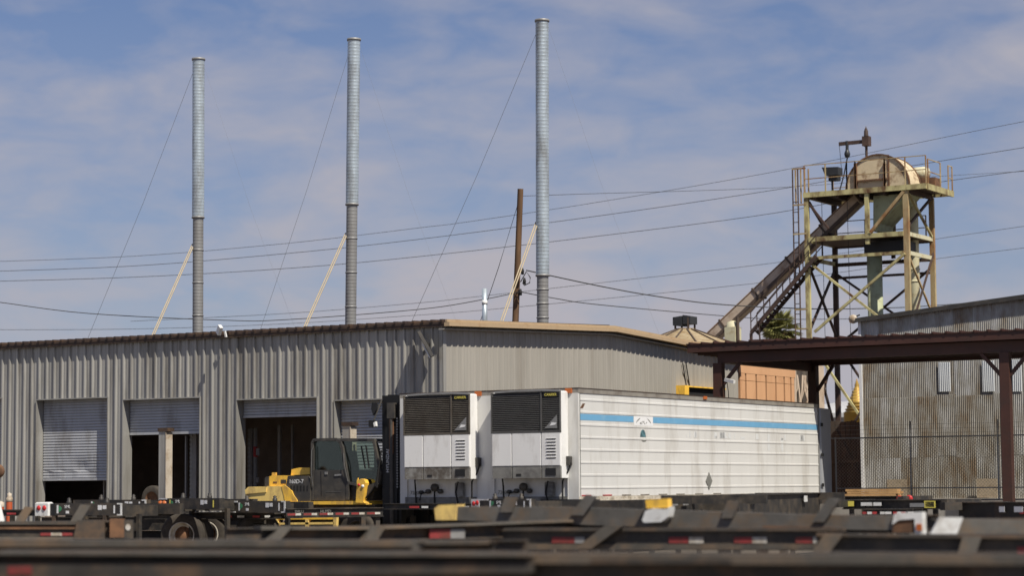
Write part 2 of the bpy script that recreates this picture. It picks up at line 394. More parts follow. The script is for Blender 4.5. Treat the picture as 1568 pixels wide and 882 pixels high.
# shell closing the inside
mb = MB()
mb.add([(-58,BY+.4,0),(-58,YE,0),(-58,YE,6.2),(-58,BY+.4,6.2)], [(0,1,2,3)])
mb.add([(-58,YE,0),(BX,YE,0),(BX,YE,6.15),(-58,YE,6.15)], [(0,1,2,3)])
P(wh, 'back_wall', mb, 'dark')
P(wh, 'inner_lining', MB().add([(BX-.1,BY+.6,0),(BX-.1,YE,0),(BX-.1,YE,6.1),(BX-.1,BY+.6,6.1)], [(0,1,2,3)]), 'dark')
P(wh, 'floor', MB().box(-58, BX-.12, BY+.36, YE-.05, .01, 1.0), 'dark')
P(wh, 'partition', MB().box(-57, BX-.3, BY+6, BY+6.1, 1.0, 6.0), 'dark')
# doors
DB = [1.15, 2.08, 3.41, 3.83, 2.3]
for (xa, xb, zh), zb in zip(DOORS, DB):
    fr = P(wh, 'door_frame', MB().box(xa-.03, xa, BY-.057, BY+.36, 0, zh).box(xb, xb+.03, BY-.057, BY+.36, 0, zh).box(xa-.03, xb+.03, BY-.06, BY+.36, zh, zh+.035), 'siding')
    mb = MB(); z = zh; prof = []
    while z > zb:
        prof += [(z, .0), (z-.012, .022), (z-.062, .030), (z-.076, .004)]; z -= .085
    rows = []
    dent = zb > 2 and zb < 2.2
    for zz, o in prof:
        row = []
        for i in range(13):
            xx = xa+.02+(xb-xa-.04)*i/12
            dd = 0
            if dent and zz < 2.75: dd = .06*math.exp(-((xx-(-46.6))/.35)**2-((zz-2.4)/.22)**2) + (.02*math.sin(i*1.7) if zz < 2.3 else 0)
            row.append((xx, BY+.27-o+dd, zz))
        rows.append(row)
    for ra, rb in zip(rows, rows[1:]):
        for i in range(12): mb.add([ra[i],ra[i+1],rb[i+1],rb[i]], [(0,1,2,3)])
    mb.box(xa+.02, xb-.02, BY+.23, BY+.29, zb-.07, zb)
    P(wh, 'shutter', mb, 'door')
    P(wh, 'shutter_drum', MB().box(xa, xb, BY+.37, BY+.8, zh-.1, zh+.5), 'dark')
# inside storage uprights
for (px, w, yy, zt) in ((285,.03,52.3,3.3),(297,.22,52.6,3.5),(384,.12,53.2,3.5),(391,.07,52.9,3.5),(428,.09,54,3.6),(448,.05,54,3.6),(160,.03,52.4,2.6)):
    p = onY(px, 740, yy)
    r = thing('rack_upright', {285:'thin pale upright inside the second open bay', 297:'notched dark rack column at the right of the second bay', 384:'dark notched rack column at the left inside the third bay',
        391:'grey pipe upright with a red band inside the third bay', 428:'dim wide upright in the middle of the third bay', 448:'dim thin upright right of the middle in the third bay', 160:'leaning thin bar under the half open shutter'}[px], 'rack upright', (p.x, yy, 1.0))
    m = MB().box(-w/2, w/2, -.04, .04, 0, zt-1.0); m.build('column', 'galv_old' if px in (285,391) else 'rack', r)
    if px in (297, 384):
        m = MB()
        for k in range(18): m.box(-w/2-.02, -w/2+.07, -.055, -.042, .2+k*.13, .2+k*.13+.05)
        m.build('notch', 'galv_old', r)['kind'] = 'stuff'
    else:
        MB().box(-w/2-.03, w/2+.03, -.05, .05, 0, .03).build('foot', 'rack', r)
    if px == 391:
        MB().box(-.04, .04, -.05, .05, 1.65, 1.95).build('red_band', 'redtape', r)
        MB().box(.06, .16, -.05, .0, 1.7, 1.9).build('switch_box', 'galv_old', r); MB().box(.05, .14, -.05, .0, .9, 1.05).build('switch_box', 'galv_old', r)
# brown capped posts standing before two doors
for (px, py, lab) in ((254, 656, 'square post with brown cap before the second open bay'), (535.5, 647, 'square post with brown cap behind the forklift cab')):
    p = onY(px, py, 50.95)
    r = thing('door_post', lab, 'post', (p.x, 50.95, 0), 0, 'capped posts before the warehouse doors')
    zt = p.z
    MB().box(-.16, .10, -.12, .12, 0, zt-.10).build('shaft', 'siding', r)
    MB().box(.102, .13, -.14, .14, 0, zt-.12).build('lit_side', 'pale_cream', r)  # added pale sheet: sunlight on the post's right face, put in as colour
    MB().box(-.18, .19, -.15, .15, zt-.10, zt).build('cap', 'brown', r)

# floodlight near the corner
p = Vector((-33.78, 51.62, 5.62))
r = thing('wall_floodlight', 'dark slanted floodlight bracket on the wall by the corner', 'floodlight', p)
vd = Vector((p.x, p.y, 0)).normalized()
fa = onY(641, 508, BY-.34)-p; fb_ = onY(662, 546, BY-.34)-p
def slab(a_, b_, w_, t_, off=0):
    # a plate whose length runs a-b in the wall plane and whose width runs away from the wall
    d_ = (b_-a_).normalized(); n_ = d_.cross(vd).normalized(); m = MB(); v = []
    for q in (a_, b_):
        for i_, j_ in ((-1,-1),(1,-1),(1,1),(-1,1)): v.append(q+vd*(i_*w_/2)+n_*(j_*t_/2+off))
    return m.add(v, [(0,3,2,1),(4,5,6,7),(0,1,5,4),(1,2,6,5),(2,3,7,6),(3,0,4,7)])
slab(fa, fb_, .46, .085).build('lamp_panel', 'charcoal', r)
slab(fa+(fb_-fa)*.45, fb_, .30, .03, -.075).build('lens', 'camera_white', r)
MB().bar((-.1,.03,-.02),(-.02,-.34,.08),.05,.07).build('arm', 'charcoal', r)
r = thing('roof_camera', 'small white security light on the roof edge between the stacks', 'security light', onY(345, 509, 51.4))
MB().bar((-.09,-.20,.10),(.03,-.26,-.0),.10,.26).build('housing', 'camera_white', r); MB().bar((.03,.0,-.14),(.0,-.02,.03),.05,.05).build('bracket', 'camera_white', r)

# ================================================================== stacks
def stack(px, pyt, pyb, zbreak, strut_z, lab, strut_px, guy_px):
    pt_ = onY(px, pyt, 58.5); x0, zt = pt_.x, pt_.z
    r = thing('exhaust_stack', lab, 'exhaust stack', (x0, 58.5, 0), 0, 'tall galvanised exhaust stacks on the warehouse roof')
    lean = (onY(pyb, 500, 58.5).x - x0)
    z0 = 6.35
    def sect(za, zb, ra, m, name):
        prof = []; z = za
        while z < zb-.02:
            prof += [(ra, z), (ra, z+.088), (ra+.0022, z+.094), (ra+.0022, z+.102), (ra, z+.108)]; z += .11
        prof.append((ra, zb))
        mb = MB().lathe([(q, h) for q, h in prof], 28)
        # slight lean of the lower pipe
        mb.v = [(a+lean*max(0,(zt-c)/(zt-z0)), b, c) for a, b, c in mb.v]
        return mb.build(name, m, r)
    lx = lambda z: lean*max(0,(zt-z)/(zt-z0))
    sect(z0, zbreak, .175, 'galv_old', 'lower_pipe')
    sect(zbreak, zt, .20, 'galv', 'upper_pipe')
    MB().lathe([(.20, zt), (.225, zt+.0), (.225, zt+.07), (.19, zt+.07), (.19, zt-.3)], 28).build('rain_collar', 'galv_old', r)
    zz = zbreak
    MB().lathe([(.19, zz-.03), (.215, zz-.03), (.215, zz+.03), (.19, zz+.03)], 24, (lx(zz),0,0)).build('joint_ring', 'galv_old', r)
    for k in range(1, 4):
        zz = z0+(zbreak-z0)*k/4
        MB().lathe([(.178, zz-.02), (.190, zz-.02), (.190, zz+.02), (.178, zz+.02)], 24, (lx(zz),0,0)).build('joint_ring', 'galv_old', r)
    # strut pair down to the roof
    se = onY(*strut_px, 55.6)-Vector((x0, 58.5, 0))
    for dx in (-.04, .04):
        MB().tube([(lx(strut_z)-.16+dx, -.05, strut_z), (se.x+dx, se.y, 6.32)], .021, 6).build('strut', 'strut_paint', r)
    ge = onY(*guy_px, 54.5)-Vector((x0, 58.5, 0))
    for (dx, dy, zz, rr) in ((ge.x,ge.y,6.3,.006),(2.7,2.2,6.3,.002)):
        MB().tube([(-.1 if dx < 0 else .2, 0, zt-.12), (dx*.5, dy*.5, (zt+zz)/2-.12), (dx, dy, zz)], rr, 4).build('guy_wire', 'wire' if dx < 0 else 'galv_old', r)
    return r
stack(304, 92, 303, onY(304,333,58.5).z, onY(297,374,58.5).z, 'leftmost galvanised exhaust stack, left of the bare roof light', (228,517), (130,522))
stack(542, 62, 536.5, onY(540,313,58.5).z, onY(532,357,58.5).z, 'middle galvanised exhaust stack, slightly leaning', (460,505), (395,506))
stack(830, 33, 831, onY(830,422,58.5).z, onY(822,340,58.5).z, 'rightmost galvanised stack beside the wooden pole', (765,497), (625,495))
p = pt(742, 442, 73); b = pt(742, 500, 73)
r = thing('vent_pipe', 'short slim galvanised vent pipe with a pale band', 'vent pipe', (p.x, p.y, 0))
MB().lathe([(.0,6.0),(.085,6.0),(.085,p.z),(.07,p.z),(.07,p.z-.2)], 16).build('pipe', 'galv', r)
MB().lathe([(.087,p.z-.52),(.09,p.z-.52),(.09,p.z-.38),(.087,p.z-.38)], 16).build('band', 'camera_white', r)
a = pt(797, 289, 78); b = pt(789, 500, 78)
r = thing('utility_pole', 'bare brown wooden utility pole beside the rightmost stack', 'utility pole', (b.x, b.y, 0))
dz = (a-b)/(a.z-b.z)
bt = b-dz*b.z - Vector((b.x,b.y,0))
top = a-Vector((b.x,b.y,0))
mb = MB(); mb.tube([bt+(top-bt)*k/8 for k in range(9)], [.135-.035*k/8 for k in range(9)], 12); mb.build('shaft', 'pole', r)
q1 = pt(733, 500, 78)-Vector((b.x,b.y,0)); q0 = top-Vector((.12,0,.55))
MB().tube([q0, (q0+q1)/2-Vector((0,0,.1)), q1], .012, 4).build('guy_wire', 'wire', r)
mb = MB()
for (x_, y_) in ((800,415),(803,430),(797,447)):
    c = pt(x_, y_, 77.7)-Vector((b.x,b.y,0)); mb.lathe([(0,-.12),(.05,-.12),(.06,0),(.03,.1),(0,.1)], 8, c)
mb.build('insulator', 'black', r)
# drooping cable loops on the pole
loop = [(797,432),(806,416),(812,425),(811,433),(803,437),(800,433)]
MB().tube([pt(x_,y_,77.6)-Vector((b.x,b.y,0)) for x_,y_ in loop], .02, 5).build('cable_loop', 'black', r)

# ================================================================== power lines
def wire(lab, pts, dep, rad=.014):
    ps = [pt(x_, y_, d) for (x_, y_), d in zip(pts, [dep[0]+(dep[1]-dep[0])*(x_-pts[0][0])/(pts[-1][0]-pts[0][0]) for x_, y_ in pts])]
    sm = []
    for i in range(len(ps)-1):
        p0, p1, p2, p3 = ps[max(i-1,0)], ps[i], ps[i+1], ps[min(i+2,len(ps)-1)]
        for k in range(6):
            u = k/6; sm.append(.5*((2*p1)+(p2-p0)*u+(2*p0-5*p1+4*p2-p3)*u*u+(3*p1-p0-3*p2+p3)*u**3))
    sm.append(ps[-1]); o0 = sm[0]
    o = MB().tube([q-o0 for q in sm], rad*.78, 5).build('power_line', 'wire'); o.location = o0
    return tag(o, lab, 'power line', 'overhead power lines')
wire('highest of the three long lines climbing to the right', [(-60,402),(200,392.5),(440,372.5),(640,349),(720,339),(920,308.7),(1190,262),(1490,201),(1640,172)], (100,92), .013)
wire('middle one of the three long lines climbing to the right', [(-60,417),(200,407.5),(440,388),(640,366.5),(920,330),(1190,290),(1394,254),(1640,214)], (100,92), .016)
wire('lowest of the three long lines climbing to the right', [(-60,432),(200,424.6),(440,411),(640,393),(920,361),(1190,325.5),(1410,283),(1640,252)], (100,92), .016)
wire('thin line passing low behind the stacks and through the tower legs', [(200,492),(440,480),(640,464),(720,455.5),(920,433),(1190,402),(1432,366),(1640,336)], (100,95), .013)
wire('lowest thin line skimming just above the warehouse roof', [(-60,505),(200,504),(440,495.8),(640,482.7),(720,476.7),(920,458),(1190,430),(1432,396.5),(1640,371)], (100,95), .013)
wire('heavy dark cable sagging from the left to the pole', [(-60,456),(0,463),(135,480),(345,490.5),(440,489.5),(640,474),(733,460),(796,447)], (80,77.8), .019)
wire('dark cable drooping from the pole toward the canopy', [(797,447),(850,457),(920,467),(1110,484),(1200,489),(1330,488)], (77.8,112), .022)
wire('thick twisted cable dropping from the pole to the chute', [(806,414),(840,421.5),(920,438.5),(1000,453),(1100,466),(1240,473),(1340,472),(1430,468),(1640,452)], (77.8,112), .028)
wire('short level line leaving the top of the wooden pole', [(799,300),(920,296),(1060,292),(1210,286),(1400,272),(1640,258)], (78,112), .012)

# ================================================================== refrigerated trailers
TX1, TX0, TY0, TY1 = -27.21, -29.81, 48.11, 62.67
tr = thing('refrigerated_trailer', 'white refrigerated trailer with a blue stripe, right of the pair', 'trailer', (TX1-1.3, TY0, 0), 0, 'refrigerated trailers backed to the dock')
P(tr, 'box', MB().box(TX0+.02, TX1-.02, TY0+.03, TY1, 1.30, 4.06), 'white')
# ribbed right wall in separate sheets
zs = [3.84-.3074*k for k in range(8)]
prof = [(1.48,0)]
for zc in reversed(zs): prof += [(zc-.030,0),(zc-.022,.011),(zc+.022,.011),(zc+.030,0)]
prof.append((4.0,0))
n = 12; W = (TY1-TY0-.12)/n
sheet = MB()
for (z0,o0),(z1,o1) in zip(prof,prof[1:]):
    sheet.add([(o0,0,z0),(o0,W-.0015,z0),(o1,W-.0015,z1),(o1,0,z1)], [(0,1,2,3)])
me = sheet.mesh('side_sheet', 'white')
for k in range(n): inst('side_sheet', me, tr, (TX1-tr.location.x+(.0006 if k % 2 else 0), .08+k*W, 0))
P(tr, 'top_rail', MB().box(TX1-.05, TX1+.02, TY0-.01, TY1, 4.0, 4.11).box(TX0-.02, TX0+.05, TY0-.01, TY1, 4.0, 4.11).box(TX0+.05, TX1-.05, TY0-.012, TY0+.05, 4.0, 4.105), 'rail')
P(tr, 'roof', MB().box(TX0-.03, TX1+.03, TY0-.02, TY1+.01, 4.112, 4.13), 'brown')
P(tr, 'bottom_rail', MB().box(TX1-.06, TX1+.018, TY0+.0, TY1, 1.27, 1.475).box(TX0-.018, TX0+.06, TY0+.0, TY1, 1.27, 1.475), 'beige')
m = MB()
for k in range(60): m.box(TX1+.019, TX1+.026, TY0+.2+k*.24, TY0+.22+k*.24, 1.31, 1.33).box(TX1+.019, TX1+.026, TY0+.2+k*.24, TY0+.22+k*.24, 1.42, 1.44)
rv = P(tr, 'rivets', m, 'rail'); rv['kind'] = 'stuff'
P(tr, 'corner_post', MB().box(TX1-.29, TX1+.012, TY0-.012, TY0+.07, 1.28, 4.0).box(TX1-.30, TX1-.285, TY0-.02, TY0, 1.3, 4.0), 'white')
P(tr, 'corner_post', MB().box(TX0-.012, TX0+.20, TY0-.012, TY0+.07, 1.28, 4.0), 'white')
P(tr, 'corner_seam', MB().box(TX1+.012, TX1+.016, TY0+.066, TY0+.085, 1.3, 4.0), 'charcoal')
P(tr, 'rear_frame', MB().box(TX1-.1, TX1+.012, TY1, TY1+.05, 1.27, 4.1).box(TX0-.012, TX0+.1, TY1, TY1+.05, 1.27, 4.1).box(TX0+.1, TX1-.1, TY1, TY1+.05, 3.95, 4.1), 'galv_old')
sp = onX(970, 650, TX1).y; sq = onX(1000, 650, TX1).y
P(tr, 'stripe', MB().box(TX1, TX1+.005, TY0+.085, sp, 3.34, 3.49).box(TX1, TX1+.005, sq, TY1-.04, 3.34, 3.49), 'blue')
P(tr, 'emblem_patch', MB().box(TX1, TX1+.0062, sp+.02, sq-.02, 3.26, 3.50), 'sticker')
# worn arch emblem: two arcs and a broken dark figure
m = MB(); cyy = (sp+sq)/2
for a0, a1, r_ in ((20, 65, .42), (118, 158, .42)):
    for k in range(6):
        aa, ab = R(a0+(a1-a0)*k/6), R(a0+(a1-a0)*(k+1)/6)
        wd = .035*math.sin(math.pi*(k+.7)/7)+.008
        m.add([(TX1+.0085, cyy-math.cos(q)*rr*1.05, 3.245+math.sin(q)*rr*.55) for q, rr in ((aa,r_),(ab,r_),(ab,r_-wd),(aa,r_-wd))], [(0,1,2,3)])
for k in range(26):
    a_ = random.uniform(-.21,.15); z_ = random.uniform(0,1)*(.11-.45*abs(a_))
    s_ = random.uniform(.015,.04)
    m.box(TX1+.0062, TX1+.0082, cyy+a_, cyy+a_+s_, 3.29+max(z_,0), 3.29+max(z_,0)+s_*.7)
P(tr, 'emblem', m, 'greysticker')
def ell(m, cy_, cz, ry, rz, x0, x1, a0=0, a1=360, n=18, shear=0):
    pts = [(cy_+ry*math.cos(R(a0+(a1-a0)*k/n))+shear*rz*math.sin(R(a0+(a1-a0)*k/n)), cz+rz*math.sin(R(a0+(a1-a0)*k/n))) for k in range(n+(0 if a1-a0 == 360 else 1))]
    m.prism(pts, 'x', x0, x1); return m
c = onX(985, 666, TX1)
P(tr, 'figure_decal', ell(MB(), c.y-.02, c.z-.06, .15, .19, TX1+.001, TX1+.006, 0, 180), 'teal')
c = onX(986, 674.5, TX1)
P(tr, 'base_decal', ell(MB(), c.y, c.z+.03, .16, .07, TX1+.001, TX1+.006, 180, 360), 'greysticker')
c = onX(1085, 737, TX1)
P(tr, 'diamond_placard', MB().prism([(c.y-.19,c.z),(c.y,c.z-.235),(c.y+.19,c.z),(c.y,c.z+.235)], 'x', TX1, TX1+.022), 'greysticker')
c = onX(892, 622, TX1)
P(tr, 'small_sticker', MB().prism([(c.y-.13,c.z-.06),(c.y+.02,c.z-.05),(c.y+.13,c.z+.07),(c.y-.0,c.z+.06)], 'x', TX1, TX1+.005), 'rust')
m = MB()
for k in range(22):
    y_ = TY0+5+random.random()**.7*8.5; w_ = random.uniform(.05,.3)
    m.box(TX1+.001, TX1+.0035, y_, y_+w_, 3.0-random.choice([0,0,0,.31]), 3.16-random.choice([0,0,.1]))
gh = P(tr, 'faded_lettering', m, 'ghost'); gh['kind'] = 'stuff'
for (px, py) in ((875,596),(1078,609)):
    if px == 875: P(tr, 'marker_light', MB().box(TX1-.33, TX1-.15, TY0-.05, TY0-.012, 4.0, 4.12), 'orange')
    else:
        c = onX(px, py, TX1); P(tr, 'marker_light', MB().box(TX1+.02, TX1+.05, c.y-.10, c.y+.10, 4.04, 4.12), 'orange')
P(tr, 'marker_light', MB().box(TX1+.018, TX1+.045, TY0+.20, TY0+.32, 1.36, 1.45), 'orange')
for k, y_ in enumerate((.14,1.2,2.2,3.2,4.2,5.2,6.3,7.4)):
    P(tr, 'reflective_tape', MB().box(TX1+.001, TX1+.021, TY0+y_, TY0+y_+.45, 1.482, 1.512), 'redtape' if k < 2 else 'rail')
# number board low on the bulkhead, air and power couplings
P(tr, 'bulkhead_sill', MB().box(TX0+.15, TX1-.30, TY0-.03, TY0+.03, 1.28, 1.48), 'skirt')
text(tr, '7200', (TX0+.42-tr.location.x, -.002, 1.585), (R(90),0,0), .13, 'greysticker')
m = MB()
for xx, zz, r_ in ((-28.75,1.72,.10),(-28.95,1.62,.06),(-28.58,1.62,.06),(-29.16,1.6,.05)):
    m.lathe([(0,-.09),(r_,-.09),(r_,.0),(r_*.6,.02)], 12, (xx,TY0,zz), 'y')
P(tr, 'coupling', m, 'charcoal')
m = MB()
for pts in ([(-29.35,TY0-.05,1.92),(-29.30,TY0-.10,1.75),(-29.30,TY0-.06,1.28)], [(-28.0,TY0-.12,1.86),(-28.05,TY0-.16,1.6),(-28.02,TY0-.08,1.28)], [(-28.95,TY0-.05,1.6),(-29.1,TY0-.13,1.58),(-29.15,TY0-.13,1.4)],
            [(-28.75,TY0-.05,1.7),(-28.75,TY0-.06,1.28)], [(-27.36,TY0-.10,2.3),(-27.46,TY0-.12,2.05),(-27.58,TY0-.14,1.86),(-27.62,TY0-.08,1.28)]):
    m.tube(pts, .022, 6)
P(tr, 'hose', m, 'black')
P(tr, 'power_box', MB().bbox(TX1-.33, TX1-.16, TY0-.16, TY0-.012, 2.24, 2.46, .015), 'charcoal')
P(tr, 'battery_box', MB().bbox(-28.10, -27.86, TY0-.14, TY0-.02, 1.5, 1.84, .02), 'skirt')
# refrigeration unit
UY = TY0-.42; ux0, ux1 = -29.45, -27.47
un = P(tr, 'refrigeration_unit', MB().bbox(ux0, ux1, UY+.05, TY0-.012, 1.93, 4.05, .03), 'whiteshell')
P(tr, 'unit_top_trim', MB().bar((ux0+.12,UY+.05,4.055),(ux0+.75,UY+.04,4.075),.12,.05).bar((ux0+.75,UY+.04,4.075),(ux1-.45,UY+.04,4.075),.12,.045).bar((ux1-.45,UY+.04,4.075),(ux1-.02,UY+.05,4.05),.12,.05), 'galv_old', un)
P(tr, 'grille_back', MB().box(ux0+.01, ux1-.01, UY+.035, UY+.049, 3.06, 4.03), 'grille', un)
m = MB()
for k in range(20):
    z = 3.085+k*.0455
    for xa, xb in ((ux0+.03, ux1-.56), (ux1-.52, ux1-.03)):
        if xa > ux1-.6 and z > 3.9: continue
        m.add([(xa,UY+.034,z+.022),(xb,UY+.034,z+.022),(xb,UY+.004,z),(xa,UY+.004,z)], [(0,1,2,3)])
        m.add([(xa,UY+.004,z),(xb,UY+.004,z),(xb,UY+.010,z-.006),(xa,UY+.010,z-.006)], [(0,1,2,3)])
P(tr, 'grille_slats', m, 'slat', un)
P(tr, 'grille_frame', MB().box(ux1-.56, ux1-.52, UY-.004, UY+.034, 3.05, 4.04).box(ux0, ux0+.03, UY, UY+.05, 3.05, 4.04).box(ux1-.03, ux1, UY, UY+.05, 3.05, 4.04).box(ux0, ux1, UY-.002, UY+.05, 3.035, 3.075), 'slat', un)
P(tr, 'name_plate', MB().box(ux1-.48, ux1-.05, UY-.003, UY+.03, 3.915, 3.995), 'grille', un)
text(tr, 'CARRIER', (ux1-.265-tr.location.x, UY-.006-TY0, 3.955), (R(90),0,0), .088, 'ytext', un, 1.0)
P(tr, 'triangle_emblem', MB().prism([(ux1-.44,3.14),(ux1-.09,3.14),(ux1-.09,3.47)], 'y', UY-.004, UY+.0), 'emblem_grey', un)
P(tr, 'emblem_bird', MB().prism([(ux1-.29,3.20),(ux1-.14,3.22),(ux1-.10,3.27),(ux1-.24,3.28)], 'y', UY-.009, UY-.005), 'sticker', un)
for xa, xb in ((ux0+.03, ux0+.585), (ux0+.605, ux1-.555), (ux1-.535, ux1-.01)):
    P(tr, 'access_panel', MB().bbox(xa, xb, UY, UY+.049, 2.24, 3.03, .008), 'whiteshell', un)
    P(tr, 'skirt_panel', MB().bbox(xa, xb, UY+.01, UY+.08, 1.93, 2.225, .008), 'skirt', un)
m = MB()
for k in range(7):
    z = 2.40+k*.077
    m.prism([(ux1-.40,z+.028),(ux1-.12,z+.028),(ux1-.14,z),(ux1-.38,z)], 'y', UY-.005, UY+.01)
P(tr, 'louvre', m, 'black', un)
P(tr, 'louvre_hood', (lambda q: [q.box(ux1-.40, ux1-.12, UY-.014, UY-.002, 2.428+k*.077, 2.436+k*.077) for k in range(7)] and q)(MB()), 'whiteshell', un)
P(tr, 'control_box', MB().box(ux1-.42, ux1-.14, UY-.004, UY+.01, 2.0, 2.17), 'grille', un)
P(tr, 'grab_slot', MB().box(ux0+.72, ux0+.86, UY+.001, UY+.012, 1.99, 2.04), 'black', un)
# running gear
for xx in (TX0+.5, TX1-.62):
    P(tr, 'landing_leg', MB().box(xx, xx+.12, TY0+2.6, TY0+2.72, .05, 1.27).box(xx-.08, xx+.2, TY0+2.5, TY0+2.82, .0, .05), 'chassis')
WM = {}
def wheel(parent, loc, rz=0, R_=.5, w_=.26, rim='rimw', dish=1):
    # axle along local y, outer face toward -y
    key = (R_, w_, rim)
    if key not in WM:
        t_ = MB().lathe([(R_*.60,-w_*.42),(R_*.80,-w_*.5),(R_*.94,-w_*.46),(R_,-w_*.34),(R_*.985,-.02),(R_*.965,-.016),(R_*.965,.016),(R_*.985,.02),(R_,w_*.34),(R_*.94,w_*.46),(R_*.80,w_*.5),(R_*.60,w_*.42)], 40, axis='y')
        r_ = MB().lathe([(R_*.60,-w_*.42),(R_*.56,-w_*.46),(R_*.53,-w_*.30),(R_*.50,w_*.12),(R_*.40,w_*.16),(R_*.26,w_*.10),(R_*.25,-w_*.05),(R_*.12,-w_*.12),(.001,-w_*.12)], 32, axis='y')
        if rim == 'rimw':
            r_.m = [0 if k < 32*4 else 1 for k in range(len(r_.m))]
        h_ = MB()
        for k in range(10):
            a_ = 2*math.pi*k/10; h_.lathe([(0,-.02),(R_*.035,-.02),(R_*.035,w_*.14)], 6, (R_*.33*math.cos(a_),0,R_*.33*math.sin(a_)), 'y')
        WM[key] = (t_.mesh('tyre','tyre'), r_.mesh('rim',[rim,'rust']), h_.mesh('wheel_nuts','rust'))
    a, b, c = WM[key]
    o = inst('wheel', a, parent, loc, (0,0,rz)); inst('rim', b, o); inst('wheel_nuts', c, o)
    return o
for yy in (10.9, 12.2):
    P(tr, 'axle', MB().tube([(TX0+.3,TY0+yy,.5),(TX1-.3,TY0+yy,.5)], .07, 8), 'chassis')
    for xx, rz in ((-1.15,R(-90)),(1.15,R(90))): wheel(tr, (xx, yy, .5), rz)
P(tr, 'slider_frame', MB().box(TX0+.7, TX0+.85, TY0+9.8, TY0+13.4, .85, 1.27).box(TX1-.85, TX1-.7, TY0+9.8, TY0+13.4, .85, 1.27), 'chassis')
tr2 = dup(tr, (-2.61,0,0), 'white refrigerated trailer on the left, nearest the warehouse corner')
def remat(o, names, m):
    for ch in o.children_recursive:
        if ch.name.split('.')[0] in names:
            ch.data = ch.data.copy(); ch.data.materials.clear(); ch.data.materials.append(MT[m])
remat(tr2, ('grille_slats','grille_frame'), 'slat_brown'); remat(tr2, ('skirt_panel',), 'skirt_worn')
# open rear door of the right trailer only
h = Vector((TX1+.03, TY1+.06, 0)); d = Vector((math.cos(R(100)), math.sin(R(100)), 0))
m = MB().bar(h+d*.02+Vector((0,0,2.66)), h+d*1.28+Vector((0,0,2.66)), .06, 2.68)
do = P(tr, 'rear_door', m, 'greydoor', None, 'open grey rear door')
m = MB()
for z in (1.7, 2.6, 3.5): P(tr, 'hinge', MB().bar(h+d*.0+Vector((.05,0,z)), h+d*.12+Vector((.05,0,z)), .05, .10), 'black', do)

# ================================================================== chassis family
def rot2(a, b): return math.atan2(b.y-a.y, b.x-a.x)
def ibeam(m, x0, x1, y, zt, h, w=.14, t=.018):
    m.box(x0,x1,y-w/2,y+w/2,zt-t,zt); m.box(x0,x1,y-w/2,y+w/2,zt-h,zt-h+t); m.box(x0,x1,y-t/2,y+t/2,zt-h+t,zt-t)
CHG = 'parked skeletal container chassis'
def chassis(lab, a, b, zt, h=.3, span=1.0, paint='chassis', tape=(), uprights=(), ends=('',''), wheels=(), legs=(), cross=6, stickers=(), lights=(), bolster=True, group=CHG, sill=0):
    """long ladder frame: near rail from a to b, far rail `span` further away"""
    a = Vector((a.x,a.y,0)); b = Vector((b.x,b.y,0)); ln = (b-a).length
    r = thing('container_chassis', lab, 'container chassis', a, rot2(a,b), group)
    for y in (0, span):
        m = MB(); ibeam(m, 0, ln, y, zt, h); m.build('rail', paint, r)
    cm = MB().box(-.05,.05,.08,span-.08,zt-h*.75,zt-h*.3).mesh('cross_member', paint)
    for k in range(cross): inst('cross_member', cm, r, (ln*(k+.5)/cross,0,0))
    if bolster:
        for k, x_ in enumerate((.08, ln-.08)):
            MB().box(x_-.075,x_+.075,-.62,span+.62,zt-.17,zt+.004).build('bolster', paint, r)
    if sill: MB().box(.05, ln-.05, -.11, -.075, zt-h-.002, zt-h+sill).build('side_sill', 'chassis_dusty', r)
    for (x_, kind, l_) in tape: MB().box(x_*ln, x_*ln+l_, -.078 if not sill else -.116, -.0715 if not sill else -.111, zt-h*.62-.025, zt-h*.62+.027).build('reflective_tape', kind, r)
    for (x_, hz, lean, w_) in uprights:
        MB().bar((x_*ln,-.02,zt-.02),(x_*ln+lean,.25,zt+hz),w_,.12).bar((x_*ln-.1,-.05,zt+.012),(x_*ln+.25,-.05,zt+.012),.16,.02).build('folding_post', 'chassis_dusty', r)
    for k, e in enumerate(ends):
        if e:
            x_ = 0 if k == 0 else ln
            MB().bbox(x_-.14,x_+.14,-.10,.12,zt-h-.02,zt+.025,.02).build('end_block', e, r)
    for (x_, y_, rz, rim) in wheels: wheel(r, (x_*ln, y_, .56), rz, .56, .28, rim)
    for (x_, ) in legs:
        for y in (.06, span-.06): MB().box(x_*ln-.06,x_*ln+.06,y-.06,y+.06,.06,zt-h).box(x_*ln-.16,x_*ln+.16,y-.16,y+.16,0,.06).build('landing_leg', 'chassis_dusty', r)
    if not legs: 
        for y in (.12, span-.12): MB().box(ln*.3-.05,ln*.3+.05,y-.05,y+.05,.0,zt-h).box(ln*.7-.05,ln*.7+.05,y-.05,y+.05,.0,zt-h).build('support_leg', paint, r)
    for (x_, z_, w_, hh, mm) in stickers: MB().box(x_*ln,x_*ln+w_,-.0785,-.0712,zt-z_-hh,zt-z_).build('sticker', mm, r)
    for (x_, z_, rr, mm) in lights: MB().lathe([(0,-.10),(rr*.8,-.10),(rr,-.075),(rr,-.06)], 12, (x_*ln,-.02,zt-z_), 'y').build('lamp', mm, r)
    return r
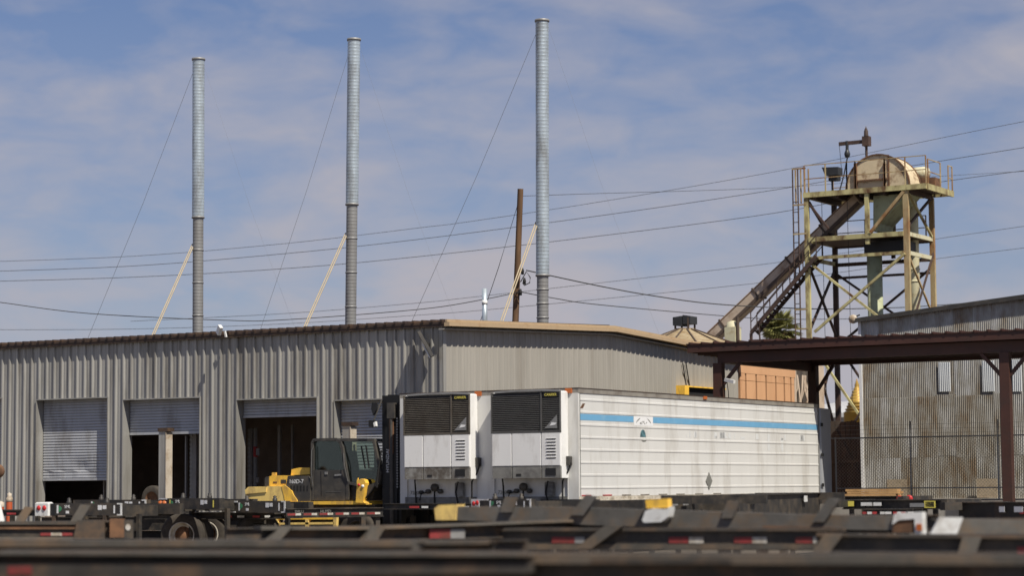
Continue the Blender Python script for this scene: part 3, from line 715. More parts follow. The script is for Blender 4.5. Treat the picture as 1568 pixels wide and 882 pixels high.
def tail(lab, L_, R_, z0, z1, length, text_='SML', left='white', brackets=(1,1), wheels=0, bumper=None, lean_side=1, rimwheel=None):
    """rear end of a chassis seen from behind; L_, R_ = left and right ends of its rear beam"""
    a = Vector((L_.x,L_.y,0)); b = Vector((R_.x,R_.y,0)); ln = (b-a).length
    r = thing('container_chassis', lab, 'container chassis', a, rot2(a,b), CHG)
    MB().box(0,ln,0,.16,z0,z1).build('rear_beam', 'chassis', r)
    for x_ in (ln/2-.5, ln/2+.5):
        m = MB(); m.box(x_-.07,x_+.07,.16,length,z0-.04,z1-.06); m.build('rail', 'chassis', r)
    MB().box(.1,ln-.1,length-.16,length,z0,z1-.03).build('front_beam', 'chassis', r)
    for k in range(2):
        MB().box(ln/2-.43,ln/2+.43,length*(k+1)/3,length*(k+1)/3+.1,z0,z1-.12).build('cross_member', 'chassis', r)
    H = z1-z0
    if left == 'block':
        MB().bbox(-.03,.44,-.05,.14,z0-.01,z1+.03,.03).build('light_housing', 'whitetape', r)
        for x_ in (.12,.30): MB().lathe([(0,-.075),(.055,-.07),(.065,-.05)], 12, (x_,0,z1-.11), 'y').build('tail_lamp', 'red', r)
        MB().box(.46,.60,-.004,-.001,z0,z1).build('black_patch', 'grille', r)
    elif left == 'red':
        m = MB().box(0,.30,-.012,-.001,z0+.02,z1).box(.30,.62,-.012,-.001,z1-.035,z1).box(.30,.55,-.012,-.001,z0,z0+.03)
        m.build('white_bracket', 'whitetape', r)
        for x_, z_ in ((.09,z0+.14),(.22,z1-.09)): MB().lathe([(0,-.03),(.05,-.03),(.06,-.012)], 12, (x_,0,z_), 'y').build('tail_lamp', 'red', r)
    elif left == 'amber':
        for x_ in (.06,.22): MB().lathe([(0,-.06),(.06,-.055),(.075,0)], 12, (x_,0,z1-.13), 'y').build('amber_lamp', 'orange', r)
        MB().box(.0,.32,-.012,-.001,z1-.03,z1+.004).build('white_bracket', 'whitetape', r)
    g0 = .66 if left != 'amber' else .42
    MB().box(g0,g0+.05,-.006,-.001,z0+.05,z1-.04).build('sticker', 'sticker' if left != 'amber' else 'ytext', r)
    MB().prism([(g0+.06,z0+.07),(g0+.15,z0+.13),(g0+.15,z0+.19),(g0+.06,z1-.05)], 'y', -.006, -.001).build('sticker', 'green', r)
    if text_:
        text(r, text_, (g0+.34,-.004,z1-.085), (R(90),0,0), .11, 'wtext'); MB().box(g0+.29,g0+.39,-.006,-.001,z0+.045,z0+.11).build('sticker', 'sticker', r)
    f = ln-.75
    MB().box(f,f+.12,-.006,-.001,z1-.16,z1-.045).build('sticker', 'sticker', r); MB().box(f+.15,f+.26,-.006,-.001,z1-.14,z1-.05).build('sticker', 'sticker', r)
    MB().box(ln-.26,ln-.22,-.006,-.001,z0+.05,z1-.05).build('sticker', 'sticker' if left != 'amber' else 'ytext', r)
    if brackets[1]:
        MB().box(ln-.05,ln+.004,-.012,-.001,z0,z1).box(ln-.15,ln-.05,-.012,-.001,z1-.03,z1+.002).box(ln-.15,ln-.05,-.012,-.001,z0-.002,z0+.03).build('white_bracket', 'whitetape', r)
    # twist locks standing on the beam
    for x_ in (ln*.36, ln*.8): MB().lathe([(.06,0),(.06,.06),(.035,.07),(.05,.11),(.0,.14)], 8, (x_,.08,z1)).build('twist_lock', 'chassis', r)
    if bumper:
        zb = z0-bumper
        MB().box(.05,ln-.05,-.03,.07,zb-.05,zb+.06).build('bumper_bar', 'chassis', r)
        for x_ in (.5, ln-.6): MB().box(x_,x_+.1,.0,.1,zb+.06,z0).build('bumper_hanger', 'chassis_dusty', r)
        k = 0; x_ = .1
        while x_ < ln-.3:
            MB().box(x_,x_+.22,-.036,-.031,zb-.02,zb+.032).build('reflective_tape', 'redtape' if k % 2 else 'whitetape', r); x_ += .24; k += 1
    for (x_, y_, rz, rim) in (wheels or ()):
        wheel(r, (x_, y_, .5), rz, .5, .27, rim)
    if not wheels:
        for x_ in (.5, ln-.5): MB().box(x_-.05,x_+.05,length*.5-.05,length*.5+.05,0,z0+.02).build('support_leg', 'chassis', r)
    else:
        for x_ in (.6, ln-.6): MB().box(x_-.08,x_+.08,length*.8-.08,length*.8+.08,0,z0+.02).build('support_leg', 'chassis', r)
    return r
rz0 = 0
tail('chassis rear with white lamp block and green sticker, far left', pt(56,765,55), pt(187,765,53.6), 1.12, 1.41, 2.4, 'SML', 'block', (0,1), bumper=.26)
tail('chassis rear half hidden beside the second bay, white right bracket', pt(112,765,58.8), pt(224,765,57.3), 1.17, 1.47, 2.6, '', '', (0,1))
tail('chassis rear with amber lamps in front of the second bay', pt(244,760,57.6), pt(336,762,55.9), 1.22, 1.50, 1.3, 'SML', 'amber', (0,0))
tail('chassis rear with red lamp bracket before the yellow forklift', pt(340,762,57.4), pt(437,764,55.7), 1.13, 1.42, 1.0, 'SML', 'red', (1,1))
tail('chassis rear with red lamp bracket before the trailer fronts', pt(722,757,54.2), pt(813,757,52.6), 1.19, 1.44, 2.3, 'SML', 'red', (1,1))
# taped side of a low chassis in front of the forklift
tp = [(i*.077+.01, 'redtape' if i % 2 == 0 else 'whitetape', .28) for i in range(13)]
a = pt(438,771,55.6); b = pt(586,771,57.0)
r = chassis('low chassis with a red and white taped side under the forklift', a, b, 1.23, .23, .9, 'chassis', [(i*.082, 'redtape_dirty' if i % 2 == 0 else 'whitetape_dirty', .22 if i % 2 == 0 else .15) for i in range(12)], cross=4, legs=((.95,),), bolster=False)
text(r, 'HLMD', (1.05,-.079,1.15), (R(90),0,0), .11, 'greysticker'); text(r, 'SMLU', (.32,-.079,1.15), (R(90),0,0), .1, 'greysticker')
a = pt(206,778,58.6); b = pt(436,778,56.9)
chassis('low chassis with big dusty dual wheels before the second bay', a, b, 1.13, .17, .9, 'chassis', [(.62,'redtape',.2),(.70,'whitetape',.2),(.80,'redtape',.2),(.88,'whitetape',.2)], cross=4, bolster=False,
    wheels=((.37,-.30,R(14),'rimw'),(.385,.02,R(14),'rimw'),(.37,.9,R(14),'rimw'),(.78,.30,R(52),'chassis'),(.74,.75,R(52),'chassis')))
for (q0, q1, z_, lab) in (((64,790,61.5),(330,790,59.5),1.0,'dark chassis row low behind the chassis rears, before the bays'), ((330,800,60),(412,800,59.3),.95,'short dark chassis low behind the forklift rear wheel')):
    a = pt(*q0); b = pt(*q1)
    r = chassis(lab, a, b, z_, .36, .7, 'chassis', cross=8, bolster=False)
    MB().box(.1, (b-a).length-.1, .02, .05, .08, z_-.37).build('dark_filler', 'black', r)  # black sheet added to darken the bright gap under the rail
a = pt(590,764,57.5); b = pt(866,764,54.5)
chassis('chassis rail passing in front of both trailer fronts', a, b, 1.325, .15, .9, 'chassis', [(.15,'redtape',.3),(.22,'whitetape',.2),(.38,'redtape',.3),(.45,'whitetape',.2)], cross=5, bolster=False)
# left strip behind the first tail
a = pt(-40,775,60); b = pt(58,775,59)
chassis('chassis rail with dull red tape at the far left', a, b, 1.22, .16, .9, 'chassis', [(.55,'redtape',.3),(.8,'whitetape',.2)], cross=3, bolster=False)
# right side of the yard, mid distance
a = pt(946,760,50.5); b = pt(1127,757,56)
chassis('chassis with a row of small plates along the right trailer', a, b, 1.40, .26, .8, 'chassis', [(.84,'redtape',.16),(.93,'whitetape',.1)], cross=5, stickers=[(.05+.09*i,.07,.3,.07,'galv_old') for i in range(7)], lights=((.76,.10,.055,'orange'),))
a = pt(1126,753,45); b = pt(1254,747,54)
r = chassis('tall dark gooseneck chassis with one white plate', a, b, 1.53, .55, .9, 'chassis', (), cross=6, stickers=((.14,.09,.45,.09,'whitetape'),(.75,.06,.4,.14,'whitetape')))
a = pt(1262,755,56); b = pt(1395,754,55)
r = chassis('low flat trailer carrying lumber before the fence', a, b, 1.42, .16, 1.2, 'chassis', [(.12,'redtape',.2),(.3,'whitetape',.15),(.45,'redtape',.3),(.62,'redtape',.3),(.83,'whitetape',.14),(.93,'redtape',.12)], cross=6, lights=((.02,.06,.09,'red'),(.88,.06,.08,'red'),(.99,.06,.09,'red')), group='low trailers before the fence')
lum = thing('lumber_stack', 'stack of tan lumber boards lying on the low flat trailer', 'lumber', pt(1293,752,55.6)); 
lb = pt(1376,752,55.1); v = lb-lum.location; lum.location.z = 1.425
for k in range(3):
    for j in range(3):
        s0 = random.uniform(0,.25); e0 = random.uniform(.9,1.0)
        MB().bar(Vector((v.x*s0*.3, v.y*s0*.3+j*.16, .032+k*.058)), Vector((v.x*e0, v.y*e0+j*.16, .032+k*.058)), .14, .052).build('board', 'wood', lum)
a = pt(1291,760,53); b = pt(1466,758.5,51.5)
chassis('chassis with a yellow framed plate near the fence', a, b, 1.36, .22, .9, 'chassis', [(.93,'whitetape',.12),(.965,'redtape',.1)], cross=6, stickers=((.0,.03,.3,.12,'ytext'),(.17,.06,.28,.08,'whitetape'),(.28,.06,.2,.08,'whitetape'),(.60,.08,.36,.09,'galv_old'),(.725,.03,.27,.16,'ytext'),(.735,.05,.21,.12,'grille')))
a = pt(1322,777,49); b = pt(1398,777,48.5)
chassis('narrow chassis end with bright red and white tape', a, b, 1.19, .14, .7, 'chassis', [(.0,'redtape',.09),(.10,'whitetape',.1),(.2,'redtape',.1),(.36,'whitetape',.1),(.46,'whitetape',.14),(.62,'redtape',.12),(.70,'whitetape',.1),(.78,'redtape',.1),(.92,'whitetape',.12)], cross=2, bolster=False)
a = pt(1468,763,50); b = pt(1680,765,47)
chassis('long grey chassis with two white plates at the right edge', a, b, 1.31, .36, .9, 'chassis_dusty', [(.47,'redtape',.1)], cross=6, stickers=((.32,.09,.15,.12,'sticker'),(.43,.09,.24,.12,'sticker')), legs=((.04,),))
a = pt(-60,0,0)
# blurred foreground rows
def bz(px, py, z):
    d = ray(px, py); return CP+d*((z-HC)/d.z)
def tapes(n, l0, step, ln): return None
def fgc(lab, A, B, z, h, items, span=1.0, cross=6, paint='chassis_dusty'):
    """foreground chassis: near rail between two sight lines at height z; items are polygons read on the rail's own vertical plane"""
    a = bz(*A, z); b = bz(*B, z); a.z = b.z = 0; ln = (b-a).length
    r = chassis(lab, a, b, z-.012, h, span, paint, cross=cross, bolster=False)
    u = (b-a).normalized(); nn = Vector((-u.y, u.x, 0))
    for k, (name, m_, poly, y0, y1) in enumerate(items):
        q = []
        for px, py in poly:
            d = ray(px, py); t_ = ((a-CP).dot(nn)+y0)/d.dot(nn); w_ = CP+d*t_
            q.append(((w_-a).dot(u), w_.z))
        MB().prism(q, 'y', y0, y1).build(name, m_, r)
    return r
def rc(x0, y0, x1, y1): return [(x0,y0),(x1,y0),(x1,y1),(x0,y1)]
fgc('nearest blurred chassis, filling the lower left edge of the photo', (-80,845), (812,848), 1.17, .36, [
    ('top_channel','girder',[(-80,845),(812,848),(812,853),(-80,850)],-.20,.05), ('lower_channel','chassis_dusty',[(-80,864),(812,862),(812,878),(-80,892)],-.16,.05),
    ('reflective_tape','redtape_dirty',rc(12,868,48,881),-.168,-.161)], cross=8)
fgc('nearest blurred chassis, filling the lower right edge of the photo', (806,847.5), (1660,851), 1.17, .36, [
    ('top_channel','girder',[(806,848),(1660,851),(1660,866),(806,864)],-.16,.05), ('rub_plate','chassis_dusty',rc(905,856,1120,864),-.165,-.161), ('hanger','chassis_dusty',[(1480,866),(1568,866),(1568,890),(1500,890)],-.1,.05)], cross=8)
fgc('second nearest blurred chassis with a bright end flange, lower left', (-80,828), (757,829), 1.17, .36, [
    ('top_channel','girder',[(-80,827),(640,828.5),(640,838),(-80,838)],-.16,.05), ('end_flange','girder',[(640,829),(752,827.5),(748,834),(655,835)],-.20,.05),
    ('gusset','girder',[(638,834),(652,834),(640,843),(628,843)],-.18,-.1)], cross=7)
fgc('blurred chassis with a thin flange and two leaning posts, centre', (400,809), (905,799), 1.2, .20, [
    ('top_flange','girder',[(400,806),(575,807),(905,795),(905,799),(575,811.5),(400,812)],-.16,.05), ('leaning_post','girder',[(433,806),(449,806),(428,829),(411,829)],-.2,-.05),
    ('leaning_post','girder',[(570,806),(592,806),(576,831),(556,831)],-.2,-.05), ('end_cap','orange',rc(893,793.5,906,800),-.18,.06),
    ('reflective_tape','redtape_dirty',rc(658,811,690,825),-.1,-.08), ('reflective_tape','galv_old',rc(690,811,712,825),-.1,-.08)], cross=5)
fgc('blurred chassis with red and white tape pairs, right of centre', (690,812), (1290,812), 1.10, .27, [
    ('web_plate','chassis',rc(700,813,1262,842),-.10,.0), ('top_flange','chassis_dusty',rc(700,809,1290,814),-.17,.05), ('bottom_flange','girder',rc(800,834,1256,842),-.16,.05),
    ('leaning_post','girder',[(925,806),(953,806),(905,841),(880,841)],-.28,-.18)]+
    [('reflective_tape',m_,rc(x0,823,x1,832.5),-.115,-.105) for m_,x0,x1 in (('redtape_dirty',1024,1054),('whitetape_dirty',1055,1077),('redtape_dirty',1124,1152),('whitetape_dirty',1152,1174),('redtape_dirty',1218,1244),('whitetape_dirty',1245,1258),('redtape_dirty',845,880),('galv_old',880,895))], cross=6)
fgc('blurred long girder chassis with a yellow end and a rusty white end', (668,789.5), (1402,789), 1.30, .24, [
    ('box_girder','girder_light',[(690,776),(860,777),(1000,781),(1215,788),(1400,791),(1400,813),(1000,808),(690,797)],-.14,.06), ('yellow_end','paleyellow',[(665,779),(672,774),(699,773),(697,797),(667,797)],-.18,.08),
    ('yellow_cap','yellow',[(988,766),(1022,764),(1023,778),(990,779)],-.3,-.16), ('white_wrap','whitetape',[(983,797),(988,783),(1000,779),(1019,781),(1026,776),(1023,792),(1012,800),(986,801)],-.34,-.16),
    ('leaning_post','girder_light',[(872,789),(893,790),(913,761),(897,758)],-.2,-.14), ('leaning_post','girder_light',[(1104,794),(1121,794),(1133,768),(1114,767)],-.2,-.14),
    ('leaning_post','girder_light',[(1243,800),(1262,800),(1286,765),(1268,763)],-.2,-.14), ('leaning_post','girder_light',[(765,785),(783,785),(791,762),(773,761)],-.2,-.14),
    ('rust_strip','rust',[(1168,806),(1277,808),(1277,816),(1168,813)],-.17,-.14),
    ('white_end','whitetape',[(1366,804),(1369,788),(1378,785.5),(1412,784.5),(1413,820),(1401,820),(1400,795),(1376,797)],-.19,-.02), ('rusty_face','rust',[(1370,798),(1399,796),(1399,816),(1366,816)],-.17,-.02),
    ('marker_lamp','orange',rc(1403,803,1411,813),-.21,-.19)], cross=8)
fgc('blurred chassis with a slanted white front, right edge', (1432,795), (1680,793.6), 1.28, .22, [
    ('box_girder','girder_light',[(1468,795),(1680,799),(1680,822),(1460,820)],-.14,.06), ('white_front','whitetape',[(1438,793),(1475,793),(1465,819.5),(1424,820)],-.2,-.02)], cross=4)
fgc('blurred dark chassis with two slanted posts, lower right', (1250,820), (1680,819), 1.12, .30, [
    ('web_plate','chassis',rc(1262,822,1680,850),-.06,.0), ('top_flange','chassis_dusty',[(1250,817),(1680,822),(1680,827),(1250,822)],-.15,.05), ('bottom_flange','girder',[(1290,846),(1680,851),(1680,857),(1290,853)],-.12,.05),
    ('leaning_post','girder',[(1262,818),(1292,818),(1270,847),(1243,847)],-.22,-.15), ('leaning_post','girder',[(1474,822),(1503,823),(1492,856),(1464,856)],-.22,-.15),
    ('reflective_tape','redtape_dirty',rc(1558,838,1580,850),-.075,-.062)], cross=5)
fgc('blurred chassis with red white red tape and a rusty block, lower left', (-80,800), (196,797.5), 1.20, .32, [
    ('top_flange','chassis_dusty',rc(-80,799,120,804),-.16,.05), ('second_flange','rust',rc(-80,806,118,811),-.13,.0), ('end_box','chassis_dusty',[(118,797),(160,797),(160,826),(112,826)],-.2,.06), ('rusty_block','rust',rc(168,795,190,824),-.2,.06), ('dark_block','chassis',rc(190,797,203,825),-.2,.06),
    ('white_disc','whitetape_dirty',[(196+4*math.cos(R(k*30)),808+5*math.sin(R(k*30))) for k in range(12)],-.215,-.201), ('bottom_flange','girder',rc(-80,823,160,831),-.15,.05), ('web_plate','chassis',rc(-80,811,114,823),-.08,.0),
    ('leaning_post','girder',[(22,800),(37,800),(51,778),(38,776)],-.12,-.05), ('leaning_post','girder',[(107,800),(123,800),(139,774),(123,773)],-.12,-.05)]+
    [('reflective_tape',m_,rc(x0,816.5,x1,821),-.1,-.081) for m_,x0,x1 in (('redtape_dirty',62,78),('whitetape_dirty',78,94.5),('redtape_dirty',94.5,111))], cross=4)

# ================================================================== forklift
FY = 48.15
fl = thing('forklift', 'large yellow and charcoal forklift with a closed cab facing the trailers', 'forklift', (-35.2, FY+1.2, 0))
def fp(px, py): p = onY(px, py, FY); return (p.x, p.z)
def fpr(name, pts, y0, y1, m, sub=None, label=None):
    return P(fl, name, MB().prism([fp(*q) for q in pts], 'y', y0, y1), m, sub, label)
fpr('counterweight', [(376,775),(376,751),(381,746),(409,746.5),(409,745),(431,745),(435,756),(436,775)], FY, FY+2.3, 'paleyellow')
fpr('counterweight_lip', [(377,757),(376,751),(381,746),(409,746.5),(408,754)], FY-.03, FY-.002, 'paleyellow')
hd = fpr('hood', [(407,745),(407,730),(412,728.5),(440,728.5),(437,745)], FY+.15, FY+2.1, 'yellow')
fpr('lifting_eye', [(409,729),(409.5,724),(415,724),(415,729)], FY+.2, FY+.26, 'yellow')
fpr('hood_vent', [(425,735),(433,735),(433,741),(425,741)], FY+.142, FY+.149, 'charcoal', hd)
fpr('hood_mark', [(413,738),(419,738),(419,740.5),(413,740.5)], FY+.142, FY+.149, 'rust', hd)
fpr('rear_shield', [(401,746),(401,733),(403,730.5),(407,730),(407,746)], FY+.12, FY+2.1, 'charcoal')
fpr('side_brace', [(431,745),(436,743),(447,752),(450,759),(455,766),(456,770),(437,770),(434,756)], FY-.012, FY+.1, 'yellow')
fpr('engine_panel', [(437,745),(440,729),(470,729),(474,733),(474,769),(456,769),(449,757)], FY+.02, FY+2.2, 'charcoal')
text(fl, '160D-7', (fp(453,738)[0]-fl.location.x, FY+.015-fl.location.y, fp(453,738)[1]), (R(90),0,0), .155, 'wtext')
ac = fpr('air_cleaner', [(435,728),(436,719),(448,716.5),(464,716.5),(464,727)], FY+.3, FY+1.0, 'yellow')
fpr('chassis_frame', [(436,773),(437,768.5),(560,767.5),(562,773)], FY-.03, FY+2.35, 'yellow')
fpr('belly_frame', [(438,773),(566,773),(566,795),(520,812),(440,812),(432,790)], FY+.25, FY+2.1, 'charcoal')
st = fpr('step_frame', [(420,790),(514,790),(513,796),(424,796)], FY-.01, FY+.1, 'yellow')
for q in ([(419,790),(424,790),(430,812),(425,812)], [(511,790),(516,790),(515,814),(511,814)], [(468,796),(473,796),(473,812),(468,812)], [(424,801),(512,800),(512,803.5),(425,804)], [(427,808),(512,807),(512,814),(428,815)]): fpr('step_bar', q, FY-.02, FY+.08, 'paleyellow', st)
# cab: posts, glass, doors
cab = fpr('cab_roof', [(475,676),(478,672.5),(515,671.5),(569,671.5),(571,676)], FY+.1, FY+1.75, 'charcoal', None)
def post(pts, y, w=.07, m='charcoal'):
    q = MB()
    for (a_, b_) in zip(pts, pts[1:]):
        A, B = fp(*a_), fp(*b_); q.bar((A[0],y,A[1]),(B[0],y,B[1]), w, w)
    return P(fl, 'cab_post', q, m)
for y in (FY+.10, FY+1.72):
    post([(475.5,767),(475.5,678),(478,674),(512,673),(518,677),(521,686),(530,740),(529,766)], y, .075)
    post([(569,674),(580,727),(577,741),(569,748)], y, .07)
    post([(530,740),(569,748)], y, .06)
fpr('cab_glass', [(478,676),(512,675),(517,678),(528,738),(528,720),(478,720)], FY+.13, FY+.14, 'glass')
fpr('cab_glass', [(522,676),(568,676),(579,727),(576,740),(569,746),(531,739)], FY+.13, FY+.14, 'glass')
fpr('cab_side_panel', [(476,720),(527,720),(530,741),(528,767),(476,767)], FY+.08, FY+.16, 'charcoal')
fpr('front_panel', [(531,742),(569,748),(562,766),(529,767)], FY+.2, FY+1.6, 'charcoal')
fpr('cab_backplate', [(476,720),(530,722),(531,741),(560,742),(560,760),(476,766)], FY+1.66, FY+1.70, 'charcoal')
fpr('rear_window_frame', [(476,676),(484,676),(484,720),(476,720)], FY+.2, FY+1.64, 'charcoal')
fpr('steering_column', [(559,722),(563,721),(570,745),(560,748)], FY+.7, FY+.85, 'black')
fpr('steering_wheel', [(548,716),(566,721),(566,723),(548,718)], FY+.55, FY+1.0, 'black')
fpr('seat_back', [(500,690),(507,690),(514,735),(502,735)], FY+.6, FY+1.15, 'black')
fpr('door_line', [(488,722),(489,722),(490,760),(489,760)], FY+.074, FY+.079, 'black'); fpr('door_line', [(496,753),(519,753),(519,754),(496,754)], FY+.074, FY+.079, 'slat')
fpr('door_handle', [(495,723),(499,723),(499,727),(495,727)], FY+.06, FY+.079, 'galv_old'); fpr('door_handle', [(510,727),(521,726),(521,728.5),(510,729.5)], FY+.06, FY+.079, 'galv_old')
for q in ((487,680,488.5,718),(519,680,524,740),(547,674,549,740)): fpr('far_pillar', [(q[0],q[1]),(q[2],q[1]),(q[2],q[3]),(q[0],q[3])], FY+1.60, FY+1.64, 'charcoal')
for q in ([(548,683),(550,683),(556,718),(554,718)], [(555,682),(557,682),(562,718),(560,718)]): fpr('wiper', q, FY+.118, FY+.127, 'black')
fpr('mudguard', [(552,748),(556,744),(562,744),(576,738),(578,742),(560,760),(540,764)], FY+.02, FY+.3, 'charcoal')
ta = fpr('tilt_bracket', [(548,770),(550,742),(551,736),(556,733.5),(561,735),(563,740),(559,768),(562,771)], FY-.10, FY+.06, 'yellow')
P(fl, 'side_lamp', MB().lathe([(0,-.13),(.035,-.13),(.045,-.10)], 10, (fp(559,745)[0],FY,fp(559,745)[1]), 'y'), 'camera_white', ta)
P(fl, 'side_lamp', MB().lathe([(0,-.13),(.03,-.13),(.04,-.10)], 10, (fp(553,743)[0],FY,fp(553,743)[1]), 'y'), 'red', ta)
fpr('bracket_spike', [(548,736),(550,732),(550,742),(548,742)], FY-.05, FY-.02, 'yellow')
MASTX = fp(582,700)[0]; MX1 = fp(611,700)[0]
zt = fp(590,604)[1]
m = MB()
for y in (FY+.10, FY+1.55): m.box(MASTX, MX1, y, y+.22, .25, zt-.03)
mst = P(fl, 'mast_rail', m, 'mast')
m = MB()
for y in (FY+.22, FY+1.48): m.box(MASTX+.26, MX1-.08, y, y+.18, .35, zt-.25)
P(fl, 'inner_mast_rail', m, 'chassis', mst)
m = MB()
for z in (.6, 1.9, 3.2, zt-.16): m.box(MASTX+.02, MASTX+.22, FY+.32, FY+1.55, z, z+.16)
P(fl, 'mast_crossbar', m, 'mast', mst)
P(fl, 'mast_web', MB().box(MASTX+.12, MX1-.1, FY+.06, FY+.10, .3, 3.3), 'mast', mst)
P(fl, 'lift_cylinder', MB().tube([(MASTX+.33,FY+.05,.4),(MASTX+.33,FY+.05,3.5)], .055, 10).box(MASTX+.22,MASTX+.45,FY-.01,FY+.1,3.5,3.9), 'charcoal', mst)
m = MB(); xc = fp(607,700)[0]
for k in range(26): m.box(xc-.018, xc+.018, FY+.03, FY+.05, 1.72+k*.07, 1.72+k*.07+.045)
P(fl, 'chain', m, 'galv_old', mst)
P(fl, 'mast_stay', MB().box(fp(596,640)[0]-.02, fp(596,640)[0]+.1, FY+.02, FY+.06, 2.6, 3.65), 'rust', mst)
text(fl, 'HYUNDAI', (fp(592,706)[0]-fl.location.x, FY+.052-fl.location.y, fp(592,706)[1]), (R(90),R(-90),0), .135, 'wtext', mst)
m = MB()
for pts in ([(575,742),(569,752),(560,763)], [(583,700),(579,720),(575,745)], [(584,690),(580,716),(577,747)]):
    m.tube([(fp(*q)[0], FY+.0, fp(*q)[1]) for q in pts], .022, 6)
P(fl, 'hose', m, 'black')
m = MB().tube([(fp(478,745)[0],FY+.03,fp(478,745)[1]),(fp(477,725)[0],FY-.02,fp(477,725)[1]),(fp(477,690)[0],FY+.0,fp(477,690)[1]),(fp(479,684)[0],FY+.06,fp(479,684)[1])], .014, 6).tube([(fp(531,738)[0],FY+.05,fp(531,738)[1]),(fp(527,712)[0],FY+.0,fp(527,712)[1]),(fp(524,694)[0],FY+.06,fp(524,694)[1])], .014, 6)
P(fl, 'grab_rail', m, 'slat')
m = MB()
for px in (444,449,454,459,464,469): m.prism([fp(px,744),fp(px+2.2,744),fp(px+2.2,752),fp(px,752)], 'y', FY+.012, FY+.019)
P(fl, 'vent_slots', m, 'black')['kind'] = 'stuff'
m = MB().bar((fp(583,660)[0],FY+.05,fp(583,612)[1]),(fp(577,640)[0],FY-.15,fp(578,645)[1]),.03,.03)
P(fl, 'mirror_arm', m, 'charcoal', mst)
fpr('mirror', [(576,617),(583,617),(583,628),(578,637),(575,627)], FY-.2, FY-.14, 'grille', mst); fpr('mirror', [(571,644),(580,644),(580,655),(571,654)], FY-.2, FY-.14, 'grille', mst)
fpr('work_lamp', [(579,648),(582,646),(583,653),(580,654)], FY-.22, FY-.14, 'camera_white', mst)
m = MB()
for y in (FY+.5, FY+1.35): m.box(MX1, MX1+.08, y, y+.16, .08, 1.0).box(MX1+.0, MX1+.35, y, y+.16, .06, .11)
P(fl, 'fork', m, 'chassis')
c = onY(397, 808, FY+.2)
wheel(fl, (c.x-fl.location.x, -.95, .52), R(38), .52, .32, 'chassis'); wheel(fl, (c.x-fl.location.x, .8, .52), R(38), .52, .32, 'chassis')
for y in (-.95, .75): wheel(fl, (-33.9+35.2, y, .56), 0, .56, .34, 'chassis')

# ================================================================== canopy
CY0, CY1, CX0 = 61.8, 68.9, -31.1
cn = thing('dock_canopy', 'flat maroon steel canopy over the loading dock', 'canopy', (-25, 64, 0))
zf = 5.76
P(cn, 'fascia', MB().box(CX0, -6, CY0, CY0+.05, zf, 5.99).box(CX0, CX0+.05, CY0+.05, CY1, zf, 5.99), 'maroon')
mb = MB().box(CX0-.03, -6, CY0-.03, CY1+.1, 5.992, 6.03); k = 0
while CX0+.1+k*.41 < -6:
    x_ = CX0+.1+k*.41; mb.bar((x_,CY0-.05,6.045),(x_,CY1,6.045),.06,.05); k += 1
P(cn, 'roof_deck', mb, 'maroon')
P(cn, 'underside', MB().box(CX0+.05, -6, CY0+.05, CY1, 5.90, 5.94), 'maroon')
for k in range(16):
    y_ = CY0+.6+k*.43; 
    if y_ < CY1-.3: P(cn, 'purlin', MB().box(CX0+.06, -6, y_, y_+.06, 5.70, 5.895), 'maroon')
X1 = -30.05
P(cn, 'front_beam', MB().box(-30.2, -6, CY0+.25, CY0+.42, 5.42, 5.74), 'maroon')
P(cn, 'rear_beam', MB().box(CX0+.06, -6, CY1-.35, CY1-.15, 5.60, 5.88), 'maroon')
P(cn, 'side_beam', MB().box(X1-.12, X1+.12, CY0+.43, CY1-.36, 5.42, 5.69), 'maroon')
c1 = onY(1101, 560, CY0+.35); 
x5 = onY(1541, 600, CY0+.35).x
x45 = onY(1245, 560, CY1-.25).x
for (xx, yy, lab) in ((c1.x, CY0+.335, 0), (x5, CY0+.335, 0), (x45, CY1-.25, 0), (-13.5, CY0+.335, 0), (-20.5, CY1-.25, 0)):
    zt_ = 5.42 if yy < CY0+1 else 5.60
    P(cn, 'column', MB().box(xx-.14, xx+.14, yy-.13, yy+.13, 1.22 if yy > 63 else 0, zt_), 'maroon')
    P(cn, 'knee_brace', MB().bar((xx+.12,yy,4.75),(xx+.72,yy,zt_),.08,.10), 'maroon')
    if xx > -29: P(cn, 'knee_brace', MB().bar((xx-.12,yy,4.75),(xx-.72,yy,zt_),.08,.10), 'maroon')
for px, py in ((1213,538),(1412,529)):
    c = onY(px, py, CY0+.9)
    P(cn, 'strip_lamp', MB().box(c.x-.35, c.x+.35, CY0+.70, CY0+.82, 5.56, 5.66), 'camera_white')
c = onY(1117, 578, CY0+.5)
r = thing('security_camera', 'small white security camera on the canopy column', 'security camera', (c1.x+.35, CY0+.2, 4.85))
MB().bar((-.05,-.05,.05),(.3,-.15,-.03),.09,.10).build('housing', 'camera_white', r); MB().bar((-.2,.1,.05),(.02,-.04,.03),.04,.04).build('bracket', 'charcoal', r)
MB().tube([(-.02,.0,.0),(.02,.0,-.3),(.02,.05,-.9)], .012, 5).build('cable', 'black', r)
# yellow framed dock door on the side wall
r = thing('dock_shelter', 'black dock shelter with a yellow frame on the side wall', 'dock shelter', (BX, 66.6, 0))
P(r, 'frame', MB().box(BX+.03, BX+.35, 65.50, 65.80, 2.2, 4.95).box(BX+.03, BX+.33, 65.80, 68.6, 4.90, 4.945), 'yellow')
P(r, 'curtain', MB().box(BX+.03, BX+.22, 65.81, 68.6, 2.2, 4.895), 'black')
m = MB()
for px in (1045, 1050): 
    a_ = onX(px, 556, BX+.05); b_ = onX(px+6, 594, BX+.05); m.tube([(BX+.06,a_.y,a_.z),(BX+.06,b_.y,b_.z)], .02, 5)
P(r, 'hose', m, 'black')

